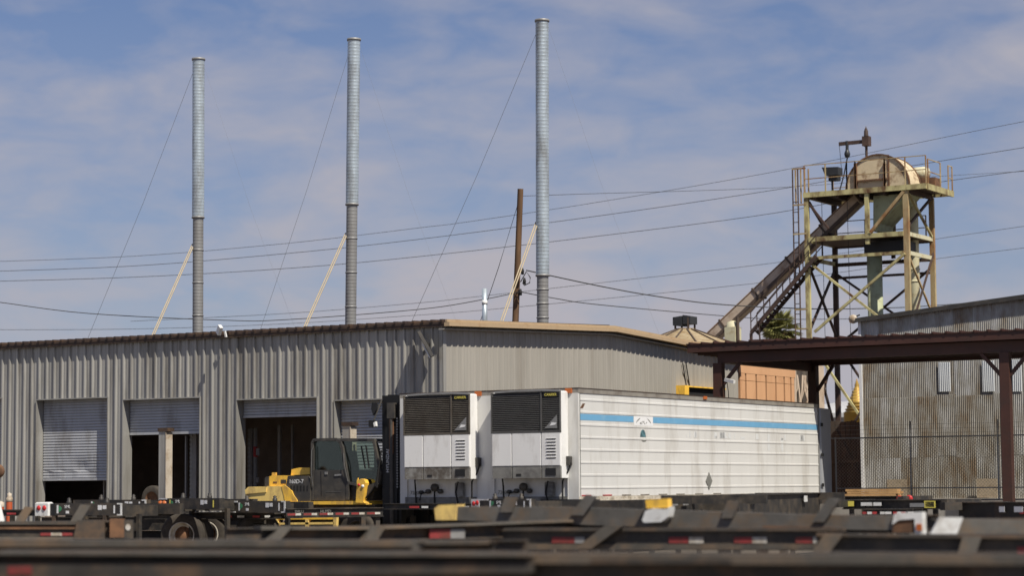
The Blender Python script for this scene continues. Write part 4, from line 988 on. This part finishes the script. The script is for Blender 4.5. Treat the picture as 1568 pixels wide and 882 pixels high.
# ================================================================== terracotta wall and dark bay behind the canopy
tw = thing('terracotta_bin_wall', 'terracotta panelled bin wall with dark vertical joints behind the canopy', 'bin wall', (-33.6, 73, 0))
ys = [70.52,71.02,71.87,72.68,73.5,74.22,74.79,75.15]
P(tw, 'backing', MB().box(-34.6, -33.66, 70.5, 75.2, 1.2, 6.2), 'black')
for a_, b_ in zip(ys, ys[1:]):
    for z0_, z1_ in ((1.25, 5.30), (5.315, 6.1)):
        P(tw, 'panel', MB().box(-33.66, -33.50, a_+.06, b_-.06, z0_, z1_ if z1_ < 5.4 else 5.55), 'orangewall')
P(tw, 'cap_panel', MB().box(-33.66, -33.495, 70.5, 75.2, 5.56, 6.18), 'orangewall')
eb = thing('equipment_bay', 'dim bay with hanging chains beside the terracotta wall', 'equipment bay', (-33.6, 76, 0))
P(eb, 'frame', MB().box(-33.7, -33.55, 75.22, 75.4, 1.2, 6.1).box(-33.7, -33.55, 77.4, 77.9, 1.2, 6.1), 'chute')
P(eb, 'back_panel', MB().box(-34.2, -34.1, 75.3, 78, 1.2, 6.2), 'boards')
m = MB()
for k in range(9):
    y_ = 75.5+k*.2
    m.tube([(-33.8+random.uniform(-.1,.1), y_+random.uniform(-.1,.1), z_) for z_ in (5.7,5.2,4.8,4.2)], random.uniform(.02,.05), 6)
P(eb, 'chain', m, 'chute')

# ================================================================== rusty corrugated building
RBY = 72.0
xl = onY(1320, 600, RBY).x
rb = thing('corrugated_shed', 'tall shed clad in rusty corrugated sheets behind the fence', 'shed', (xl, RBY, 0))
ztop = lambda x_: 7.30+(x_-xl)*.0875
SW, PIT = .66, .0660
def csheet(w_, z0, z1a, z1b):
    m = MB(); n_ = int(w_/PIT*6); prev = None
    for i in range(n_+1):
        s = w_*i/n_; o = .011*math.sin(2*math.pi*s/PIT)
        cur = ((s,o,z0),(s,o,z1a+(z1b-z1a)*i/n_))
        if prev: m.add([prev[0],cur[0],cur[1],prev[1]], [(0,1,2,3)], 0, True)
        prev = cur
    return m
tiers = [(1.22, 2.62), (2.58, 4.62), (4.58, 6.3)]
me = [csheet(SW+.03, a_, b_, b_).mesh('corrugated_sheet', 'corr') for a_, b_ in tiers]
nc = 22
for i in range(nc):
    for k in range(3):
        o = inst('corrugated_sheet', me[k], rb, (i*SW+.0, -.012*(k % 2)-.006*(i % 2)-.010*(2-k), random.choice([0,0,0,-.03,.05]) if k else 0))
    xx = i*SW
    o = csheet(SW+.03, 6.25, ztop(xl+xx)-.02, ztop(xl+xx+SW+.03)-.02).build('corrugated_sheet', 'corr', rb); o.location = (xx, -.03-.006*(i % 2), 0)
P(rb, 'body', MB().prism([(xl+.02,1.2),(xl+nc*SW,1.2),(xl+nc*SW,ztop(xl+nc*SW)-.1),(xl+.02,ztop(xl)-.06)], 'y', RBY+.05, RBY+9), 'dark')
P(rb, 'corner_trim', MB().box(xl-.07, xl+.03, RBY-.07, RBY+.04, 1.2, ztop(xl)-.06), 'sticker')
P(rb, 'roof', MB().prism([(xl-.15,ztop(xl)-.03),(xl+nc*SW,ztop(xl+nc*SW)-.03),(xl+nc*SW,ztop(xl+nc*SW)+.05),(xl-.15,ztop(xl)+.05)], 'y', RBY-.2, RBY+9.2), 'charcoal')
P(rb, 'rake_trim', MB().prism([(xl-.16,ztop(xl)-.10),(xl+nc*SW,ztop(xl+nc*SW)-.10),(xl+nc*SW,ztop(xl+nc*SW)-.035),(xl-.16,ztop(xl)-.035)], 'y', RBY-.21, RBY-.16), 'charcoal')
c = onY(1308, 489, RBY)
P(rb, 'dome_lamp', MB().lathe([(0,-.16),(.12,-.12),(.16,0),(.12,.12),(0,.16)], 14, (c.x,RBY-.1,c.z)), 'pale_cream')
P(rb, 'lamp_arm', MB().tube([(c.x+.1,RBY-.1,c.z+.08),(xl,RBY-.05,c.z+.14)], .03, 6), 'charcoal')
# translucent pale sheets in the upper tier
for px in (1447, 1514, 1556):
    c = onY(px, 570, RBY); m = csheet(.42, onY(px,600,RBY).z, 5.75, 5.75); o = m.build('pale_sheet', 'pale', rb); o.location = (c.x-.21-xl, -.050, 0)
for px, py in ((1377,740),(1515,748)):
    c = onY(px, py, RBY)
    P(rb, 'leaning_board', MB().bar((c.x-.35,RBY-.22,1.25+.3),(c.x+.35,RBY-.22,1.25+.3),.03,.62), 'board')
# chain link fence on the dock
FYN = 68.0
fx0 = onY(1279,670,FYN).x; fx1 = -14.0
fe = thing('chain_link_fence', 'chain link fence with thin posts on the dock before the shed', 'fence', (fx0, FYN, 1.22))
xs = [fx0, onY(1394,700,FYN).x, onY(1528,700,FYN).x]
while xs[-1] < fx1: xs.append(xs[-1]+2.75)
ft = 3.19
for x_ in xs: P(fe, 'fence_post', MB().tube([(x_,FYN,1.22),(x_,FYN,ft+.04)], .03, 8), 'fence')
P(fe, 'top_rail', MB().tube([(fx0-.25,FYN,ft),(xs[-1],FYN,ft)], .022, 8), 'fence')
P(fe, 'bottom_rail', MB().tube([(fx0,FYN,1.58),(xs[-1],FYN,1.58)], .018, 8), 'fence')
m = MB(); x_ = fx0-1.7; H = ft-1.3
while x_ < xs[-1]:
    for sgn in (1, -1):
        a_ = Vector((x_ if sgn > 0 else x_+H, FYN-.025*sgn*.2, 1.3)); b_ = Vector((x_+H if sgn > 0 else x_, FYN-.025*sgn*.2, ft))
        # clip at the first post
        if a_.x < fx0 or b_.x < fx0:
            lo, hi = (a_, b_) if a_.x < b_.x else (b_, a_)
            if hi.x <= fx0: continue
            q = lo+(hi-lo)*((fx0-lo.x)/(hi.x-lo.x)); a_, b_ = q, hi
        m.tube([a_, b_], .0036, 3, 0, False)
    x_ += .11
mo = P(fe, 'wire_mesh', m, 'fence'); mo['kind'] = 'stuff'
m = MB()
for k in range(3): m.tube([(fx0,FYN-.02,ft+.12+k*.14),(xs[-1],FYN-.02,ft+.12+k*.14)], .004, 3, 0, False)
P(fe, 'strand_wire', m, 'fence')
m = MB()
for x_ in (xs[1], xs[2]): m.bar((x_,FYN,ft),(x_+.06,FYN-.1,ft+.5),.03,.03)
P(fe, 'wire_arm', m, 'fence')
# dark board fence between trailer and shed, far roof and gilded spire beyond
bf = thing('board_fence', 'dark weathered board fence between the trailer and the shed', 'fence', (-32, 76, 1.22))
a_ = onY(1272, 700, 76); b_ = onY(1330, 700, 76); zt_ = onY(1295, 645, 76).z; x_ = a_.x
while x_ < b_.x:
    P(bf, 'board', MB().box(x_, x_+.185, 76, 76.03+random.uniform(0,.02), 1.22, zt_+random.uniform(-.05,.03)), 'boards'); x_ += .2
P(bf, 'brace', MB().bar((a_.x+.2,75.96,zt_-.3),(b_.x-.1,75.96,1.6),.04,.1).bar((a_.x,75.95,2.5),(b_.x,75.95,2.55),.04,.1), 'boards')
fb = thing('far_building', 'far white building roof seen between trailer and shed', 'building', pt(1300,640,140)*1)
c = pt(1300,640,140); fb.location = (c.x, c.y, 0)
zr = pt(1300,642,140).z; zt_ = pt(1300,632,140).z
P(fb, 'wall', MB().box(c.x-8, c.x+10, c.y, c.y+10, 0, zr+.12), 'siding_side')
P(fb, 'roof_edge', MB().box(c.x-8.2, c.x+10.2, c.y-.2, c.y+10, zr+.12, zt_), 'white')
P(fb, 'upper_roof', MB().prism([(c.x-8,zt_),(c.x+10,zt_),(c.x+10,zt_+.5),(c.x+1,zt_+.9)], 'y', c.y+1, c.y+9), 'sticker')
c = pt(1313, 632, 132); tp_ = pt(1313, 590, 132)
gs = thing('gilded_spire', 'stepped golden spire rising behind the shed corner', 'spire', (c.x, c.y, 0))
prof = []; nst = 9; z0_ = c.z-4
for k in range(nst):
    r_ = .75*(1-k/nst)+.08; za = c.z+(tp_.z-c.z)*k/nst; zb = c.z+(tp_.z-c.z)*(k+1)/nst
    prof += [(r_, za), (r_*.8, za+(zb-za)*.5), (r_*.86, zb)]
MB().lathe([(.0,0.0),(.8,0),(.8,c.z)]+prof+[(0,tp_.z+.4)], 14).build('tiers', 'gold', gs)

# ================================================================== bucket elevator tower
TYF, TYB, TXL, TXR = 85.0, 87.85, -37.25, -32.95
tt = thing('elevator_tower', 'rusty green steel elevator tower with a railed top platform', 'tower', ((TXL+TXR)/2, 86.4, 0))
tz = lambda py, px=1300: onY(px, py, TYF).z
ZP = 13.55
def leg(x_, y_, m, w_=.19, z1=ZP-.15, z0=0):
    P(tt, 'leg', MB().box(x_-w_/2, x_+w_/2, y_-.012, y_+.012, z0, z1).box(x_-w_/2, x_-w_/2+.02, y_+.012, y_+w_, z0, z1).box(x_+w_/2-.03, x_+w_/2, y_+.012, y_+w_*.7, z0, z1), m)
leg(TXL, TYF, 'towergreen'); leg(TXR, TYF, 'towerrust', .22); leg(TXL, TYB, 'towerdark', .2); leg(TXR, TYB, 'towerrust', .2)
XM = onY(1327, 320, TYF).x; leg(XM, TYF, 'towergreen', .17, ZP-.1, 11.35); leg(onY(1366,330,TYB).x, TYB, 'towerdark', .15, ZP-.1, 11.0)
# platform
xr = -32.05
P(tt, 'platform_frame', MB().box(TXL-.1, xr, TYF-.06, TYF+.06, ZP-.13, ZP+.08).box(xr-.05, xr+.05, TYF+.06, 88.0, ZP-.16, ZP+.08).box(TXL-.1, xr, 87.85, 87.97, ZP-.13, ZP+.08).box(TXL-.05, TXL+.05, TYF+.06, 87.8, ZP-.16, ZP+.08), 'towergreen')
P(tt, 'platform_deck', MB().box(TXL, xr-.06, TYF+.07, 87.8, ZP-.02, ZP+.02), 'towerdark')
m = MB()
for k in range(5): m.box(TXL+.3+k*1.0, TXL+.4+k*1.0, TYF+.08, 87.8, ZP-.24, ZP-.03)
P(tt, 'joist', m, 'towerdark')
# railings
def rail(pts, z0, h=1.05, step=1.2, name='railing'):
    m = MB()
    for a_, b_ in zip(pts, pts[1:]):
        a_ = Vector((*a_, z0)); b_ = Vector((*b_, z0)); n_ = max(1, round((b_-a_).length/step))
        for k in range(n_+1):
            q = a_+(b_-a_)*k/n_; m.bar(q, q+Vector((0,0,h)), .045, .045)
        for hh in (h*.5, h): m.bar(a_+Vector((0,0,hh)), b_+Vector((0,0,hh)), .035, .035)
    return P(tt, name, m, 'towerrust')
rail([(TXL-.05,TYF-.02),(onY(1297,280,TYF).x,TYF-.02),(onY(1310,280,TYF).x,TYF-.02),(onY(1355,280,TYF).x,TYF-.02),(xr,TYF-.02)], ZP+.08, 1.12, 1.1)
rail([(xr,TYF+.2),(xr,86.6)], ZP+.08, 1.0, 1.6); rail([(xr,87.5),(xr,87.95)], ZP+.08, 1.0, 1.2); rail([(TXL,87.85),(TXL+1.6,87.85)], ZP+.08, 1.0, .9)
# drum housing: half round, axis along y
cx_, cz_, rd = onY(1349, 285, TYF+.9).x, ZP+.12, 1.36
ring = [(cx_+rd*math.cos(R(a_)), cz_+rd*math.sin(R(a_))) for a_ in range(0, 181, 9)]
dr = P(tt, 'drum_housing', MB().prism(ring, 'y', TYF+.55, TYF+1.75), 'drum')
outer = MB()
for a_ in range(0, 180, 9):
    q = [(cx_+r_*math.cos(R(b_)), cz_+r_*math.sin(R(b_))) for r_, b_ in ((rd-.02,a_),(rd+.035,a_),(rd+.035,a_+9),(rd-.02,a_+9))]
    outer.prism(q, 'y', TYF+.50, TYF+.58).prism(q, 'y', TYF+1.72, TYF+1.80)
P(tt, 'drum_flange', outer, 'rust', dr)
P(tt, 'drum_seam', MB().box(onY(1360,250,TYF+.5).x-.03, onY(1360,250,TYF+.5).x+.03, TYF+.52, TYF+.549, ZP+.1, cz_+rd*.97), 'rust', dr)
P(tt, 'drum_angle', MB().box(onY(1310,260,TYF+.5).x-.06, onY(1310,260,TYF+.5).x+.06, TYF+.45, TYF+.54, ZP+.02, ZP+1.2).box(onY(1354,260,TYF+.5).x-.04, onY(1354,260,TYF+.5).x+.04, TYF+.45, TYF+.54, ZP+.02, ZP+1.1).box(onY(1310,260,TYF+.5).x, cx_+.45, TYF+.46, TYF+.535, ZP+.42, ZP+.49), 'rust', dr)
P(tt, 'drum_foot', MB().box(cx_-rd-.1, cx_+rd+.12, TYF+.6, TYF+1.7, ZP+.021, ZP+.118), 'rust', dr)
# jib crane
p0 = onY(1326, 197, TYF+1.9); xj = p0.x
P(tt, 'crane_post', MB().tube([(xj,TYF+1.9,ZP),(xj,TYF+1.9,p0.z)], .06, 8).box(xj-.13,xj+.16,TYF+1.75,TYF+2.05,p0.z-.72,p0.z-.32).lathe([(.1,p0.z-.3),(.09,p0.z-.1),(.0,p0.z+.12)], 8, (xj,TYF+1.9,0)), 'towerdark')
je = onY(1285, 221, TYF+1.9)
P(tt, 'crane_boom', MB().bar((xj,TYF+1.9,p0.z-.52),(je.x,TYF+1.9,je.z+.02),.1,.15), 'towerdark')
hk = onY(1297, 220, TYF+1.9)
P(tt, 'hoist', MB().tube([(hk.x,TYF+1.9,hk.z+.12),(hk.x,TYF+1.9,hk.z-.25)], .07, 8).lathe([(0,-.62),(.1,-.55),(.13,-.42),(.07,-.25),(0,-.2)], 10, (hk.x,TYF+1.9,hk.z)).tube([(hk.x,TYF+1.9,hk.z-.6),(hk.x-.12,TYF+1.8,hk.z-1.3),(hk.x-.3,TYF+1.6,ZP+.1)], .03, 5).tube([(je.x,TYF+1.9,je.z),(je.x+.15,TYF+1.8,ZP+.9)], .012, 4), 'lamp')
# floodlight on the platform
a_ = onY(1261, 257, TYF+.4); b_ = onY(1286, 268, TYF+.4)
P(tt, 'floodlight', MB().prism([(a_.x,a_.z),(b_.x,a_.z-.03),(b_.x,b_.z),(a_.x+.15,b_.z)], 'y', TYF+.2, TYF+.7).box(a_.x+.25, b_.x-.05, TYF+.3, TYF+.6, b_.z-.22, b_.z).tube([(a_.x+.35,TYF+.45,ZP),(a_.x+.35,TYF+.45,b_.z)], .04, 6), 'lamp')
# motor
mc = onY(1421, 263, TYF+2.2)
P(tt, 'drive_motor', MB().lathe([(0,-.45),(.24,-.45),(.28,-.35),(.28,.05),(.22,.12),(.22,.22),(0,.22)], 16, (mc.x-.2,TYF+2.2,mc.z-.05), 'x'), 'cream')
P(tt, 'motor_mount', MB().box(mc.x-.7, mc.x+.4, TYF+1.9, TYF+2.6, ZP+.08, mc.z-.28).box(mc.x-1.0, mc.x-.6, TYF+1.9, TYF+2.5, ZP+.08, mc.z+.1), 'rust')
# hopper, tubes, dark box
P(tt, 'hopper', MB().prism([(onY(1330,300,TYF).x,ZP-.2),(onY(1383,300,TYF).x,ZP-.2),(onY(1340,340,TYF).x,12.2),(onY(1338,358,TYF).x,11.9),(onY(1330,358,TYF).x,11.9)], 'y', TYF+.5, TYF+2.0), 'tube')
gx = onY(1339.5, 420, TYF+1.2).x
P(tt, 'down_tube', MB().lathe([(.0,3.0),(.31,3.0),(.31,11.0),(.0,11.0)], 20, (gx,TYF+1.2,0)), 'tube')
cx2 = onY(1399, 420, TYF+2.2).x
m = MB().lathe([(.0,3.0),(.24,3.0),(.24,12.9),(.2,13.2),(.0,13.2)], 18, (cx2,TYF+2.2,0))
for z_ in (10.4, 9.9, 8.6): m.lathe([(.24,z_),(.265,z_),(.265,z_+.07),(.24,z_+.07)], 18, (cx2,TYF+2.2,0))
P(tt, 'discharge_pipe', m, 'cream')
bx0, bx1 = onY(1323,377,TYF+.6).x, onY(1383,377,TYF+.6).x
P(tt, 'feed_box', MB().box(bx0, bx1, TYF+.6, TYF+2.0, tz(387), tz(370)), 'mast')
# horizontals
def beam(x0,x1,y,z,h=.16,m='towergreen'): P(tt, 'beam', MB().box(x0,x1,y-.05,y+.05,z-h/2,z+h/2), m)
zb1 = tz(363); zb2 = tz(392)
beam(TXL+.1,TXR-.11,TYF,zb1,.19); beam(TXL+.1,TXR-.11,TYF,zb2,.13)
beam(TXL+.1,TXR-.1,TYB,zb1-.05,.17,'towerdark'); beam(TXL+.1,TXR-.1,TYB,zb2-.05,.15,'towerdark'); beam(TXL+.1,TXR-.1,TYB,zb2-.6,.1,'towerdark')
P(tt, 'mid_deck', MB().box(TXL+.1, TXR-.12, TYF+.06, TYB-.06, zb1-.07, zb1-.02), 'towerdark')
for x_, m_ in ((TXL,'towergreen'),(TXR,'cream')):
    for z_ in (zb1, zb2): P(tt, 'beam', MB().box(x_-.05,x_+.05,TYF+.2,TYB-.02,z_-.08,z_+.08), m_)
rail([(TXL+.1,TYB-.1),(TXR-.2,TYB-.1)], zb1, 1.0, 1.4, 'mid_railing')
# braces
def brace(a_, b_, m='towergreen', w_=.09): P(tt, 'brace', MB().bar(a_, b_, w_, w_), m)
zl = tz(510, 1260)
zl2 = 5.0
brace((TXL+.05,TYF-.03,zb2-.12),(TXR-.05,TYF-.03,zl-.4)); brace((TXR-.05,TYF-.06,zb2-.05),(TXL+.3,TYF-.06,zl+.05),'towergreen',.1)
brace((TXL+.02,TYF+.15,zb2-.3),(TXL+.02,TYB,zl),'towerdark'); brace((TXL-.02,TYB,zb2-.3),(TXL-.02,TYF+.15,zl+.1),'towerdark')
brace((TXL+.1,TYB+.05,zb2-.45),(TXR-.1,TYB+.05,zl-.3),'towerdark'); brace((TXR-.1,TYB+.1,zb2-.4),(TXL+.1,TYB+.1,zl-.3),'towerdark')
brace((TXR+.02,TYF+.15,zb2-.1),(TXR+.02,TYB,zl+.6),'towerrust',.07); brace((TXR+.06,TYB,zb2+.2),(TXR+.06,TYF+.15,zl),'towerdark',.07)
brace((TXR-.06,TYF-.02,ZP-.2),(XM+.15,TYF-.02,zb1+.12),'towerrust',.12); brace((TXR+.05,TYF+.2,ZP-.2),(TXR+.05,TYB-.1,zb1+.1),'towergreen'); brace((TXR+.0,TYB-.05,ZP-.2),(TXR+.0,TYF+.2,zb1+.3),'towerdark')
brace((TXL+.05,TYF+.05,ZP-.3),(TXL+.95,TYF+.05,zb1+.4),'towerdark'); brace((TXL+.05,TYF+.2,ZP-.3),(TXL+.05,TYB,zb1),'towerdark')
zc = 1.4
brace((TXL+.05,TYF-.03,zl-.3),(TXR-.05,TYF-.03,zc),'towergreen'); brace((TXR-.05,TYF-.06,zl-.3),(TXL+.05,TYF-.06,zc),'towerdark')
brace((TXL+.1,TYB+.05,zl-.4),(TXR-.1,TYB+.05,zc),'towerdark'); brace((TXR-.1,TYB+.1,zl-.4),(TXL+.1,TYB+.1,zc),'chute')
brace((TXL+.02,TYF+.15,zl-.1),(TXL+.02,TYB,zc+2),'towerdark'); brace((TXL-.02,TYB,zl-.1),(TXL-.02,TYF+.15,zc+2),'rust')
# caged ladder on the left
lx0, lx1 = onY(1216,400,TYF).x, onY(1224,400,TYF).x
m = MB().tube([(lx0,TYF,3),(lx0,TYF,ZP+1.1)], .03, 6).tube([(lx1,TYF,3),(lx1,TYF,ZP+1.1)], .03, 6)
z_ = 3.2
while z_ < ZP: m.bar((lx0,TYF,z_),(lx1,TYF,z_),.03,.03); z_ += .42
P(tt, 'ladder', m, 'towerdark')
m = MB()
for z_ in (ZP+1.1, ZP-.4, ZP-1.6, zl+1.0, zl+.2): m.bar((lx0-.02,TYF,z_),(TXL,TYF,z_),.05,.06)
for x_ in (lx0, lx1, (lx1+TXL)/2, TXL): m.bar((x_,TYF+.3,ZP-.3),(x_,TYF+.3,ZP+1.1),.05,.05)
P(tt, 'ladder_cage', m, 'towerrust')
# thin hanging cables
m = MB()
for px in (1258, 1297): a_ = onY(px, 300, TYF+.6); m.tube([(a_.x,TYF+.6,ZP-.2),(a_.x+.05,TYF+.6,5)], .012, 4)
P(tt, 'cable', m, 'wire')
# ------------------------------------------------ inclined chute and its stair
A = onY(1318, 302, TYF+1.4); B = onY(1089, 519, TYF+1.4)
ch = thing('inclined_chute', 'rust brown enclosed conveyor chute sloping down from the tower', 'conveyor chute', (B.x, TYF+1.4, 0))
ext = B+(B-A)*.12
sd = (A-ext)
for k in range(5):
    p_, q_ = ext+sd*(k/5+.002), ext+sd*((k+1)/5-.002)
    P(ch, 'casing', MB().bar(p_, q_, .75, .42), 'chute')
    P(ch, 'casing_joint', MB().bar(q_-sd.normalized()*.03, q_+sd.normalized()*.05, .82, .50), 'chutedark')
P(ch, 'bottom_angle', MB().bar(ext+Vector((.06,-.39,-.26)), A+Vector((.06,-.39,-.26)), .06, .14), 'chutedark')
P(ch, 'top_angle', MB().bar(ext+Vector((0,-.36,.215)), A+Vector((0,-.36,.215)), .06, .035), 'rust')
c = onY(1123, 505, TYF+1.0)
P(ch, 'dust_housing', MB().box(c.x-.27, c.x+.22, TYF+.7, TYF+1.3, 4.0, c.z+.1).lathe([(.30,c.z+.1),(.24,c.z+.32),(.0,c.z+.4)], 12, (c.x-.02,TYF+1.0,0)), 'cream')
P(ch, 'dust_pipe', MB().tube([(c.x+.3,TYF+.8,4),(c.x+.3,TYF+.8,c.z+.5)], .07, 8), 'chutedark')
sa = thing('access_stair', 'narrow dark steel stair climbing beside the chute', 'stair', (0,0,0))
q0 = onY(1150, 510, TYF-.2); q1 = onY(1250, 392, TYF-.2); sa.location = (q0.x, TYF-.2, 0)
dd = q1-q0
for dy in (0, .6): P(sa, 'stringer', MB().bar(q0+Vector((0,dy,0)), q1+Vector((0,dy,0)), .05, .16), 'towerdark')
for k in range(18):
    q = q0+dd*((k+.5)/18); P(sa, 'tread', MB().box(q.x-.13,q.x+.13,q.y+.03,q.y+.57,q.z-.02,q.z+.02), 'towerdark')
for dy in (0, .6):
    m = MB().bar(q0+Vector((0,dy,.85)), q1+Vector((0,dy,.85)), .035, .035).bar(q0+Vector((0,dy,.45)), q1+Vector((0,dy,.45)), .03, .03)
    for k in range(6):
        q = q0+dd*(k/5)+Vector((0,dy,0)); m.bar(q, q+Vector((0,0,.85)), .035, .035)
    P(sa, 'handrail', m, 'towerdark')
P(sa, 'landing', MB().box(q0.x-.1, q0.x+.9, TYF-.25, TYF+.5, q0.z-.35, q0.z-.28), 'towerdark')
P(sa, 'support_post', MB().box(q0.x-.06, q0.x+.04, TYF-.22, TYF-.12, 0, q0.z).box(q0.x+.75, q0.x+.83, TYF-.22, TYF-.14, 0, q0.z-.3), 'towerdark')
m = MB().bar(q0+Vector((.4,0,-.3)), q0+dd*.12+Vector((.0,0,.0)), .05, .05)
P(sa, 'strut', m, 'towerdark')
# ------------------------------------------------ silo with conical roof
c = pt(1049, 505, 88); 
si = thing('grain_silo', 'low silo with a tan conical roof and black vent behind the gable', 'silo', (c.x, c.y, 0))
za = c.z; rr = 3.1; zb = c.z-1.05
MB().lathe([(rr-.1,0),(rr-.1,zb)], 40).build('wall', 'silo', si)
MB().lathe([(rr+.1,zb-.06),(rr+.1,zb),(.35,za),(.35,za+.05),(0,za+.05)], 40, sm=False).build('cone_roof', 'silo', si)
for k in range(14):
    a_ = 2*math.pi*k/14; MB().bar((.4*math.cos(a_),.4*math.sin(a_),za+.0),(rr*math.cos(a_),rr*math.sin(a_),zb+.06),.05,.05).build('roof_rib', 'chutedark', si)
m = MB()
for x_ in (-.28,.28):
    for y_ in (-.28,.28): m.box(x_-.03,x_+.03,y_-.03,y_+.03,za,za+.45)
m.build('vent_frame', 'chutedark', si)
MB().prism([(-.36,za+.16),(.02,za+.12),(.02,za+.52),(-.36,za+.48)], 'y', -.34, .34).prism([(.05,za+.2),(.38,za+.2),(.38,za+.5),(.05,za+.56)], 'y', -.3, .3).build('vent_box', 'lamp', si)
# ------------------------------------------------ palm
c = pt(1195, 508, 118)
pa = thing('palm_tree', 'fan palm with a ragged crown between stair and tower', 'palm tree', (c.x, c.y, 0))
MB().tube([(0,0,0),(.1,0,c.z*.5),(0,0,c.z)], [.28,.22,.2], 10).build('trunk', 'pole', pa)
fr = []
for v_ in range(4):
    m = MB(); L_ = .74+.08*v_; nb = 13
    m.bar((0,0,0),(L_*.5,0,.05),.03,.02)
    for k in range(nb):
        a_ = R(-75+150*k/(nb-1)); l_ = L_*(.75+.1*random.random())
        b_ = Vector((L_*.5,0,.05)); e_ = b_+Vector((math.cos(a_)*l_, math.sin(a_)*l_, -.25*l_*l_*random.uniform(.5,1.3)))
        n_ = Vector((-math.sin(a_), math.cos(a_), 0))*.045; mi = (b_+e_)/2+Vector((0,0,.07))
        m.add([b_, mi+n_, e_, mi-n_], [(0,1,2),(0,2,3)])
    fr.append((m.mesh('frond','crown'), m.mesh('frond','deadfrond')))
for k in range(58):
    t_ = random.random(); az = random.uniform(0,2*math.pi)
    el = R(80-135*t_)
    me_ = fr[k % 4][1 if el < R(-32) else 0]
    s_ = random.uniform(.85,1.2)
    o = inst('frond', me_, pa, (0,0,c.z+random.uniform(-.25,.15)), (random.uniform(-.3,.3), -el, az), (s_,s_,s_))

# ================================================================== small things at the left edge
def at(px, py, d): return pt(px, py, d)
p = at(14.5, 757, 66); 
r = thing('bollard', 'red bollard with a white worn top beside the corner bay', 'bollard', (p.x, p.y, 0))
MB().lathe([(.09,0),(.09,1.36),(.085,1.40)], 12).build('shaft', 'conebody', r); MB().lathe([(.088,1.40),(.10,1.41),(.10,1.50),(.06,1.56),(.07,1.63),(0,1.67)], 12).build('top', 'pale_cream', r)
p = at(1, 770, 66)
r = thing('bollard', 'second red bollard cut by the left photo edge', 'bollard', (p.x, p.y, 0))
MB().lathe([(.10,0),(.10,1.25)], 12).build('shaft', 'conebody', r); MB().lathe([(.105,1.25),(.105,1.38),(.02,1.42),(0,1.42)], 12).build('top', 'pale_cream', r)
p = at(-2, 722, 56)
r = thing('truck_mirror', 'brown round mirror on a pale curved arm at the left edge', 'mirror', (p.x, p.y, 0))
MB().lathe([(0,-.05),(.13,-.05),(.17,.0),(.13,.06),(0,.06)], 14, (.02,0,p.z+.0), 'y').build('mirror_head', 'rust', r)
MB().tube([(0,0,p.z-.15),(-.05,0,p.z-.6),(.08,0,p.z-1.2),(.1,0,0)], [.03,.045,.10,.12], 8).build('arm', 'camera_white', r)
p = onY(232, 752, 52.2)
r = thing('spare_tyre', 'worn tyre leaning inside the second open bay', 'tyre', (p.x, 52.3, 1.0))
MB().lathe([(.24,-.1),(.36,-.12),(.42,-.07),(.42,.07),(.36,.12),(.24,.1)], 28, (0,0,.42), 'y').build('tread', 'tyre', r); MB().lathe([(.24,-.1),(.2,-.02),(.0,-.02)], 20, (0,0,.42), 'y').build('rim', 'rust', r)

# ================================================================== pieces that stand apart become parts of their own
def split_loose(o):
    me = o.data; n_ = len(me.vertices); par = list(range(n_))
    def fd(a):
        while par[a] != a: par[a] = par[par[a]]; a = par[a]
        return a
    for e in me.edges:
        a, b = fd(e.vertices[0]), fd(e.vertices[1])
        if a != b: par[a] = b
    isl = {}
    for p_ in me.polygons: isl.setdefault(fd(p_.vertices[0]), []).append(p_)
    if len(isl) < 2: return
    first = True
    for ps in isl.values():
        idx = {}; vs = []; fs = []; mi = []; sm = []
        for p_ in ps:
            f = []
            for v_ in p_.vertices:
                if v_ not in idx: idx[v_] = len(vs); vs.append(tuple(me.vertices[v_].co))
                f.append(idx[v_])
            fs.append(f); mi.append(p_.material_index); sm.append(p_.use_smooth)
        m2 = bpy.data.meshes.new(o.name); m2.from_pydata(vs, [], fs)
        for k in me.materials: m2.materials.append(k)
        m2.polygons.foreach_set('material_index', mi); m2.polygons.foreach_set('use_smooth', sm)
        if first: keep = m2; first = False
        else:
            c = o.copy(); c.data = m2; COL.objects.link(c)
    o.data = keep
SPLIT = ('dock_bumper','hose','grab_rail','insulator','landing_leg','louvre','door_frame','corner_trim','bottom_rail','rear_frame','slider_frame','stripe','fork','strand_wire','wire_arm','joist','railing','ladder','ladder_cage','cable','brace','support_post','vent_frame','mast_rail','inner_mast_rail','mast_crossbar','chain','frame','vent_box','platform_frame','drum_foot','drum_angle','switch_box','coupling','support_leg')
for o in list(S.objects):
    if o.type == 'MESH' and o.name.split('.')[0] in SPLIT and o.get('kind') is None and len(o.data.polygons) < 4000:
        if o.data.users > 1: o.data = o.data.copy()
        split_loose(o)
